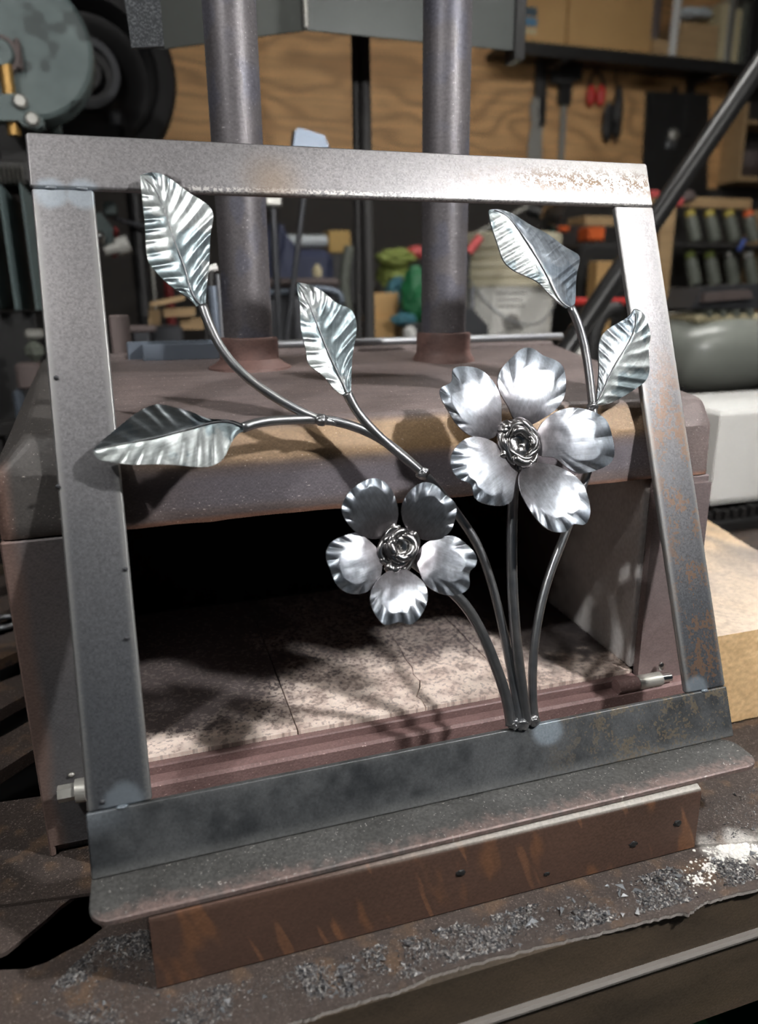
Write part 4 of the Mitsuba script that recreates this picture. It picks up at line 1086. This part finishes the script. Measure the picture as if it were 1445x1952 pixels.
for (x, y) in ((978, 596), (990, 604), (1000, 628), (984, 626), (972, 632), (964, 612)):
    p = at(x, y, bY); rl = br * (.88 + .095 * min(1, (p[2] - BZ) / (h * .74))); s_ = np.clip((p[0] - bc) / rl, -.98, .98)
    pts += [[bc + r_ * s_, bY + br - r_ * math.sqrt(1 - s_ * s_), p[2]] for r_ in (rl - .001, rl + .0014)]
obj('faded_print', hull(pts), 'ink', k, smooth=False)
k = thing('red_handled_tool', 'tool with a slanted red handle left of the white bucket', 'tool')
obj('handle', rod(at(893, 482, 1.25), at(915, 452, 1.25), .010, 14), 'pink_red', k, smooth=50)
obj('shaft', rod(at(893, 482, 1.25), [at(880, 500, 1.25)[0], 1.25, BZ], .006, 12), 'dark', k, smooth=50)
item('teal_box', 884, 512, 922, 592, 1.78, .12, 'teal_plastic', 'teal plastic box between the right burner pipe and the bucket', 'box', .005)
a = at(900, 548, 1.15)
obj('grey_peg', rod([a[0], 1.15, BZ], a, .006, 12), 'steel', smooth=50, label='short grey peg before the teal plastic box', cat='peg')
q = [at(x, y, 1.12) for x, y in ((884, 590), (900, 588), (930, 620), (934, 665), (884, 665))]
obj('dark_wedge_box', hull([p + [0, d, 0] for p in q for d in (0, .1)] + [[q[0][0], y, BZ] for y in (1.12, 1.22)] + [[q[3][0], y, BZ] for y in (1.12, 1.22)]), 'gun', smooth=20, label='dark grey box with a sloping top at the foot of the bucket', cat='box')
k = thing('clamp_lamp', 'unlit clamp lamp with a shiny metal bowl under the top bar', 'lamp')
lc = at(1030, 408, 1.9)
obj('reflector', lathe([(.018, .0), (.034, .012), (.055, .035), (.066, .062), (.064, .063), (.052, .037), (.032, .015), (.016, .003)], lc, (.75, -.35, -.35), 48), 'chrome', k, smooth=40)
obj('arm', rod(at(880, 460, 1.86), at(1006, 394, 1.86), .006, 10), 'zinc', k, smooth=50, label='thin pale slanting arm')
obj('socket', lathe([(0, -.05), (.014, -.05), (.018, -.03), (.019, .002), (0, .002)], lc, (.75, -.35, -.35), 24), 'black', k, smooth=40)
obj('clamp_arm', rod(lc - np.array([.75, -.35, -.35]) * .04, [lc[0] - .06, 2.05, BZ + .006], .006, 10), 'dark', k)
item('black_rack', 1058, 428, 1178, 446, 1.95, .25, 'black', 'black flat rack under the right end of the top bar', 'rack', .004)
item('wood_box', 1117, 411, 1172, 428, 2.0, .12, 'wood', 'small brown wooden box on the black rack', 'box', .003, ztop(1117, 428, 1.95))
item('orange_block', 1124, 432, 1153, 459, 1.88, .0708, 'orange', 'bright orange square block before the black rack', 'block', .004, None)
item('orange_tab', 1068, 430, 1086, 442, 1.90, .0508, 'orange', 'small orange tab left of the bright orange block', 'tab', .003, None)
item('black_case', 1108, 462, 1192, 600, 1.60, .2, 'black', 'black case between the upper right leaf and the right bar', 'case', .012)
item('brown_carton', 1140, 498, 1168, 560, 1.52, .05, 'cardboard', 'small brown carton against the black case', 'carton', .003)
k = thing('red_vise_handles', 'red handled clamp lying behind the black slanting pole', 'clamp')
for (x0, x1, y) in ((1090, 1116, 575), (1156, 1190, 575)):
    obj('grip', rod(at(x0, y, 1.30), at(x1, y, 1.30), .010, 14), 'red', k, smooth=50)
obj('jaw', rod(at(1116, y, 1.30), at(1156, y, 1.30), .007, 12), 'dark', k)
obj('stand', box(*(lambda p: (p[0] - .02, p[0] + .02))(at(1136, 575, 1.3)), 1.29, 1.32, BZ, at(1136, 579, 1.3)[2]), 'dark', k)
item('tan_block', 1119, 610, 1139, 640, 1.20, .03, 'wood', 'little tan wooden block right of the slanting pole', 'wood block', .002)
k = thing('ribbed_fitting', 'white ribbed plastic fitting at the back corner of the forge', 'fitting')
a = at(1100, 668, .80)
pr_ = [(0, -.02)]
for i in range(7):
    pr_ += [(.0105, -.02 + i * .006), (.0118, -.017 + i * .006), (.0105, -.0145 + i * .006)]
obj('ribs', lathe(pr_ + [(0, .024)], a, (.2, 0, 1), 24), 'white', k, smooth=30)
obj('pedestal', rod([a[0], .80, PZ], a - [.004, 0, .019], .009, 14), 'dark', k)
obj('black_hose', tube(spline([at(x, y, 1.05) for x, y in ((1180, 590), (1150, 600), (1132, 640), (1126, 690), (1130, 760))], 30), .017, 14), 'rubber', smooth=True, label='thick black hose between the slanting pole and the right bar', cat='hose')

# wooden rack of bottles at the far right
k = thing('bottle_rack', 'pale wooden rack holding two rows of bottles at the right', 'rack')
rY = 1.75
obj('rack_post', box(at(1264, 400, rY)[0], at(1290, 400, rY)[0], rY, rY + .03, BZ, at(1276, 388, rY)[2], .003), 'wood', k)
rxe = at(1500, 400, rY)[0]
obj('rack_rail', box(at(1290, 384, rY)[0], rxe, rY + .16, rY + .18, at(1400, 398, rY + .16)[2], at(1400, 378, rY + .16)[2], .003), 'wood', k)
obj('rack_shelf', box(at(1290, 470, rY)[0], rxe, rY, rY + .16, at(1400, 472, rY)[2], at(1400, 466, rY)[2], .003), 'dark', k)
obj('rack_shelf', box(at(1290, 556, rY)[0], rxe, rY, rY + .16, at(1400, 562, rY)[2], at(1400, 548, rY)[2], .003), 'zinc', k)
obj('rack_post', box(rxe, rxe + .03, rY, rY + .18, BZ, at(1276, 384, rY)[2], .003), 'wood', k)
obj('rack_back', box(at(1290, 400, rY)[0], rxe, rY + .182, rY + .19, BZ, at(1276, 398, rY)[2], .002), 'black', k)
ords = ['first', 'second', 'third', 'fourth', 'fifth']
for row, (yt, ybm, caps) in enumerate(((402, 464, ['yellow', 'yellow', 'yellow', 'orange', 'yellow']), (480, 546, ['lime', 'lime', 'zinc', 'white']))):
    for i in range(4):
        x = 1318 + i * 37
        a, b = at(x + 8, ybm - 4, rY + .03), at(x - 4, yt, rY + .05)
        t = thing('bottle', f'olive bottle with a {dict(yellow="yellow", orange="orange red", lime="dull green", zinc="grey", white="white")[caps[i]]} cap, {ords[i]} from the left in the {"upper" if row == 0 else "lower"} rack row', 'bottle', 'bottles in the wooden rack')
        ax = b - a; ln = np.linalg.norm(ax); ax /= ln
        obj('bottle_body', lathe([(0, 0), (.019, 0), (.0205, .004), (.0205, ln * .72), (.014, ln * .82), (.012, ln * .86), (0, ln * .86)], a, ax, 20), 'olive', t, smooth=40)
        obj('cap', lathe([(0, ln * .82), (.0155, ln * .82), (.0165, ln * .86), (.0150, ln), (0, ln)], a, ax, 20), caps[i], t, smooth=40)
obj('blue_marker', rod(at(1408, 478, 1.70), at(1420, 456, 1.70), .007, 12), 'blue', smooth=50, label='blue marker standing in the lower row of the wooden rack', cat='marker')
obj('grey_bag', lump(at(1322, 373, 1.80) + [0, .04, 0], (.036, .03, .021), 11, .3, 2, 4), 'brown_steel', smooth=True, label='small grey bag on the left corner of the wooden rack', cat='bag')
for (x0, y0, x1, y1, lab) in ((1243, 362, 1258, 377, 'left of the slanting pole'), (1290, 375, 1303, 393, 'on the rack post right of the slanting pole')):
    item('red_clip', x0, y0, x1, y1, 1.74, .02, 'pink_red', 'small red clip ' + lab, 'clip', .004, None)

# grey-green machine at the right
k = thing('grey_machine', 'rounded grey-green machine housing with a dark top plate at the right edge', 'machine')
gY = .98
gc = at(1420, 690, gY)
m = trimesh.creation.icosphere(subdivisions=5, radius=1.0); v = np.array(m.vertices)
v = np.sign(v) * np.abs(v) ** .78
m.vertices = v * [.175, .17, .098] + [gc[0] + .02, gY + .17, gc[2] + .012]
obj('housing', m, 'machine', k, smooth=True)
q = [at(x, y, gY + .06) for x, y in ((1318, 588), (1338, 548), (1455, 540), (1475, 590))]
obj('top_plate', hull([p + [0, d, 0] for p in q for d in (0, .10)]), 'gun', k, smooth=20)
q = [at(x, y, gY + .045) for x, y in ((1345, 558), (1430, 552), (1436, 568), (1342, 576))]
obj('vent_strip', hull([p + [0, d, 0] for p in q for d in (0, .05)]), 'brown_steel', k, smooth=20)
for i in range(4):
    x = 1352 + i * 26
    obj('stud', pbox(x, 590, x + 7, 604, gY + .05, .05, .002), 'olive', k)
obj('rim', pbox(1330, 600, 1470, 612, gY + .055, .1, .006), 'cream', k)
obj('pedestal', box(gc[0] - .10, gc[0] + .14, gY + .08, gY + .28, BZ, gc[2] - .05), 'dark', k)

# ------------------------------------------------------------------ shelf and wall tools on the plywood
k = thing('wall_shelf', 'black steel wall shelf carrying cartons at the upper right', 'shelf')
sY = 2.40
szt = at(1210, 100, sY)[2]
sx0 = at(968, 75, sY)[0]
obj('shelf_angle', box(sx0, XR - .05, sY, sY + .006, szt - .042, szt + .002, .001), 'satin_black', k)
obj('shelf_board', box(sx0, XR - .05, sY + .006, BACK - .013, szt - .018, szt, .001), 'black', k)
for x in (1079, 1375):
    a = at(x, 120, sY)
    obj('bracket', cat(box(a[0] - .014, a[0] + .014, sY + .01, BACK - .013, szt - .05, szt - .018), box(a[0] - .014, a[0] + .014, BACK - .04, BACK - .013, szt - .24, szt - .018)), 'satin_black', k)
s0 = szt + .0005
def shelf_item(name, x0, x1, ztop_px, mat, label, cat_, depth=.22, dy=.015, b=.003):
    Y = sY + dy
    return obj(name, box(at(x0, 80, Y)[0], at(x1, 80, Y)[0], Y, Y + depth, s0, at(1200, ztop_px, Y)[2], b), mat, smooth=20, label=label, cat=cat_)
bk = shelf_item('carton', 978, 1078, -90, 'cardboard', 'cardboard carton with a blue label on the wall shelf', 'carton')
for (x0, y0, x1, y1, mt, lab) in ((995, 12, 1023, 32, 'label_dark', 'dark upper part of the label'), (995, 32, 1023, 51, 'label_blue', 'blue lower part of the label'), (995, 53, 1022, 66, 'cream', 'pale sticker'), (978, 60, 990, 67, 'white', 'white sticker')):
    Y = sY + .015
    a, c = at(x0, y0, Y), at(x1, y1, Y)
    obj('label', box(a[0], c[0], Y - .0015, Y + .001, c[2], a[2]), mt, bk, smooth=False, label=lab)
shelf_item('carton', 1081, 1241, -90, 'cardboard', 'wider plain cardboard carton, second from the left on the wall shelf', 'carton', .24)
shelf_item('dark_jar', 1243, 1262, -90, 'brown_steel', 'narrow dark jar right of the plain carton on the wall shelf', 'jar', .1, .08, .02)
shelf_item('small_tan_box', 1246, 1276, 68, 'wood', 'small tan box on the wall shelf left of the white pipe', 'box', .06, .005)
a = at(1284, 60, sY + .03)
obj('white_pipe', rod([a[0], sY + .03, s0], [a[0] + .012, sY + .03, at(1284, -90, sY + .03)[2]], .017, 20), 'white', smooth=50, label='upright white pipe on the wall shelf', cat='pipe')
shelf_item('wooden_crate', 1296, 1369, 28, 'wood', 'brown wooden crate on the wall shelf under a white cloth', 'crate', .2, .03)
a = at(1333, 20, sY + .06)
obj('white_cloth', lump(a + [0, .04, -.004], (.075, .06, .022), 13, .35, 2, 4), 'off_white', smooth=True, label='white cloth lying on the wooden crate', cat='cloth')
for i in range(4):
    x = 1372 + i * 13
    shelf_item('book', x, x + 12, (-20, -34, -10, -26)[i], ('cream', 'zinc', 'cream', 'olive')[i], f'{("cream", "grey", "dull cream", "olive")[i]} upright book, {ords[i]} from the crate on the wall shelf', 'book', .18, .03, .002)
shelf_item('black_binder', 1427, 1448, -40, 'black', 'black binder at the right end of the wall shelf', 'binder', .2, .02)

tY = BACK - .04
k = thing('rasp', 'long pale rasp with a dark handle hanging on the plywood', 'rasp')
q = [at(x, y, tY) for x, y in ((1019, 182), (1036, 182), (1041, 215), (1036, 255), (1036, 330), (1008, 330), (1010, 270), (1016, 235), (1013, 205))]
m = trimesh.creation.extrude_polygon(sg.Polygon([(p[0], p[2]) for p in q]), .008, engine='earcut'); v = np.array(m.vertices)
m.vertices = np.stack([v[:, 0], tY + .01 + v[:, 2], v[:, 1]], 1); m.invert()
obj('blade', m, 'zinc', k, smooth=False)
obj('handle', hull([at(x, y, Y) for x, y in ((1022, 114), (1035, 114), (1036, 184), (1020, 184)) for Y in (tY, tY + .026)]), 'dark', k)
obj('nail', rod([at(1029, 116, tY)[0], tY + .02, at(1029, 116, tY)[2]], [at(1029, 116, tY)[0], BACK - .01, at(1029, 116, tY)[2]], .003, 8), 'dark', k)
k = thing('bar_clamp', 'bar clamp with a black head and grey bar hanging on the plywood', 'clamp')
obj('bar', box(at(1073, 200, tY)[0], at(1084, 200, tY)[0], tY + .012, tY + .02, at(1078, 340, tY)[2], szt - .06), 'zinc', k)
obj('head', hull([at(x, y, Y) for x, y in ((1054, 145), (1068, 130), (1108, 120), (1110, 150), (1075, 162), (1056, 158)) for Y in (tY - .02, tY + .02)]), 'black', k)
obj('slide', pbox(1071, 110, 1090, 200, tY, .025, .004), 'satin_black', k)
obj('prong', pbox(1052, 125, 1060, 160, tY - .01, .02, .003), 'black', k)
obj('prong', pbox(1100, 118, 1110, 150, tY - .01, .02, .003), 'black', k)
k = thing('red_grips', 'red hand grips hanging on a black loop on the plywood', 'hand grips')
for dx in (-9, 10):
    obj('grip', lump(at(1136 + dx, 182, tY), (.020, .014, .040), 14 + dx, .2, 2, 3), 'red', k, smooth=True)
obj('loop', tube(spline([at(x, y, tY + .01) for x, y in ((1124, 168), (1126, 150), (1137, 138), (1148, 150), (1152, 168))], 24), .006, 8), 'black', k, smooth=True)
k = thing('black_glove', 'black gloves hanging beside the red grips on the plywood', 'gloves')
obj('glove', lump(at(1160, 232, tY), (.026, .016, .070), 17, .3, 2, 4), 'black', k, smooth=True)
obj('glove', lump(at(1178, 215, tY), (.020, .016, .105), 18, .3, 2, 4), 'black', k, smooth=True)
obj('cord', rod(at(1173, 118, tY + .015), at(1175, 170, tY + .01), .003, 8), 'black', k)
k = thing('black_plate', 'square black steel plate with a silver lock hung on the plywood', 'plate')
q = [at(x, y, tY) for x, y in ((1237, 173), (1356, 178), (1352, 375), (1226, 370))]
obj('plate', hull([p + [0, d, 0] for p in q for d in (.012, .02)]), 'black', k, smooth=False)
obj('lock', lump(at(1284, 258, tY), (.024, .014, .026), 19, .3, 2, 3), 'zinc', k, smooth=True)
obj('lock_tongue', pbox(1274, 268, 1290, 284, tY, .015, .004), 'steel', k)
obj('hanging_tab', pbox(1285, 164, 1293, 176, tY + .01, .01, .002), 'black', k)
k = thing('cubby', 'wooden wall cubby at the right edge of the picture', 'shelf')
cY = 2.46
cx0 = at(1412, 300, cY)[0]
obj('cubby_board', box(cx0, XR - .05, cY, BACK - .001, at(1430, 346, cY)[2], at(1430, 336, cY)[2], .002), 'wood', k)
obj('cubby_board', box(cx0, XR - .05, cY, BACK - .001, at(1430, 236, cY)[2] , at(1430, 228, cY)[2], .002), 'wood', k)
obj('cubby_side', box(cx0, cx0 + .015, cY, BACK - .001, at(1430, 346, cY)[2], at(1430, 196, cY)[2], .002), 'wood', k)
obj('dark_bowl', lathe([(0, 0), (.05, 0), (.10, .05), (.115, .11), (.105, .11), (.09, .05), (.045, .012), (0, .012)], (cx0 + .14, cY + .13, at(1430, 336, cY)[2] + .0005), n=40), 'brown_steel', smooth=30, label='dark bowl in the wall cubby at the right edge', cat='bowl')

# small things at the far left behind the forge
lY = .86
k = thing('left_stand', 'dark low stand behind the left end of the forge', 'stand')
lx0, lx1 = at(-40, 800, lY)[0], at(84, 800, lY)[0]
lz = at(30, 800, lY)[2]
obj('stand_top', box(lx0, lx1, lY - .03, lY + .02, lz - .02, lz, .002), 'dark', k)
for x in (lx0 + .02, lx1 - .02):
    obj('leg', box(x - .01, x + .01, lY - .02, lY + .01, FLOOR, lz - .02), 'dark', k)
item('grey_tin', 22, 745, 48, 800, lY - .025, .03, 'blue_steel', 'blue-grey tin on the low stand left of the forge', 'tin', .004, lz + .0005)
item('brown_tin', 26, 694, 82, 742, lY - .028, .04, 'brown_steel', 'brown grey tin stacked above the blue-grey tin left of the forge', 'tin', .004, ztop(22, 744, lY - .025))
item('pale_cup', 42, 648, 84, 690, lY - .026, .035, 'olive', 'dull grey cup above the brown grey tin left of the forge', 'cup', .012, ztop(26, 693, lY - .028))
item('pale_bar', 44, 628, 84, 641, lY - .026, .02, 'zinc', 'short pale bar on top of the dull grey cup', 'bar', .004, ztop(42, 647, lY - .026))

# ------------------------------------------------------------------ grit, flakes and powder on the table
def chips(pos, size, seed, flat=.45):
    r = np.random.default_rng(seed)
    n = len(pos)
    base = np.array([[1, 0, 0], [-.6, .8, 0], [-.5, -.8, .1], [.1, .1, 1.0], [.2, -.1, -.5]])
    fc_ = np.array([[0, 1, 3], [1, 2, 3], [2, 0, 3], [1, 0, 4], [2, 1, 4], [0, 2, 4]])
    a = r.random(n) * 2 * np.pi
    sc = np.stack([size * (.6 + .8 * r.random(n)), size * (.4 + .6 * r.random(n)), size * flat * (.6 + .8 * r.random(n))], 1)
    v = (base[None] + .35 * r.standard_normal((n, 5, 3))) * sc[:, None]
    x = v[..., 0] * np.cos(a)[:, None] - v[..., 1] * np.sin(a)[:, None]
    y = v[..., 0] * np.sin(a)[:, None] + v[..., 1] * np.cos(a)[:, None]
    z = v[..., 2] - v[..., 2].min(1, keepdims=True)
    V = np.stack([x, y, z], -1) + pos[:, None]
    return trimesh.Trimesh(V.reshape(-1, 3), (fc_[None] + 5 * np.arange(n)[:, None, None]).reshape(-1, 3), process=False)


def on_table(n, px_poly, seed, dens=None):
    r = np.random.default_rng(seed)
    poly = sg.Polygon([onz(x, y, TZ)[:2] for x, y in px_poly])
    x0, y0_, x1, y1_ = poly.bounds
    out = []
    from shapely import contains_xy
    while len(out) < n:
        q = r.random((4 * n, 2)) * [x1 - x0, y1_ - y0_] + [x0, y0_]
        q = q[contains_xy(poly, q[:, 0], q[:, 1])]
        d = meshkit.fbm(np.c_[q * 45, np.zeros(len(q))], 3, seed)
        q = q[r.random(len(q)) < np.clip((d - .38) * 4, .04, 1)]
        out += list(q)
    return np.c_[np.array(out[:n]), np.full(n, TZ)]


reg_front = [(560, 1845), (800, 1782), (1330, 1640), (1445, 1628), (1445, 1675), (1300, 1722), (1100, 1775), (900, 1825), (760, 1872), (650, 1905), (590, 1900)]
reg_left = [(190, 1790), (285, 1772), (297, 1895), (340, 1895), (560, 1850), (600, 1915), (420, 1952), (150, 1952), (60, 1920), (150, 1830)]
reg_right = [(1350, 1530), (1445, 1500), (1445, 1600), (1340, 1610)]
g1 = chips(on_table(11000, reg_front, 1), np.random.default_rng(1).lognormal(-7.55, .55, 11000), 11)
g2 = chips(on_table(7000, reg_left, 2), np.random.default_rng(2).lognormal(-7.8, .5, 7000), 12)
p3 = on_table(700, reg_right, 3); p3[:, 2] = PZ
g3 = chips(p3, np.random.default_rng(3).lognormal(-7.7, .4, 700), 13)
obj('scale_grit', cat(g1, g2, g3), 'grit', smooth=False, label='grey grit of hammer scale strewn over the table before the rusty bar', cat='grit', kind='stuff')
rf = np.random.default_rng(5)
fp = np.vstack([on_table(40, reg_front, 6), on_table(8, reg_left, 7)])
for i, p in enumerate(fp):
    sz = .0016 + .0026 * rf.random() ** 2
    m = chips(p[None], np.array([sz]), 100 + i, .35)
    obj('scale_flake', hull(m.vertices), ('flake', 'flake', 'flake_pale')[i % 3], smooth=False, label='loose flake of grey hammer scale lying among the grit on the table', cat='scale flake', group='larger flakes of scale in the grit')
pp = []
for (cx2, cy2, sd, n, sz) in ((1402, 1616, 20, 150, .0019), (1408, 1628, 34, 160, .0009), (1350, 1652, 12, 40, .0009), (1333, 1676, 14, 60, .0008), (1360, 1622, 14, 40, .0008), (1320, 1680, 22, 50, .0005)):
    for i in range(n):
        p = onz(cx2 + sd * rf.standard_normal(), cy2 + .5 * sd * rf.standard_normal(), TZ)
        s2 = sz * (.4 + .9 * rf.random())
        pp.append(lump(p + [0, 0, s2 * .25], (s2, s2, s2 * .6), i + cx2, .6, 2.2, 1))
obj('white_powder', cat(*pp), 'powder', smooth=False, label='small heap of white flux powder on the right of the table', cat='powder', kind='stuff')
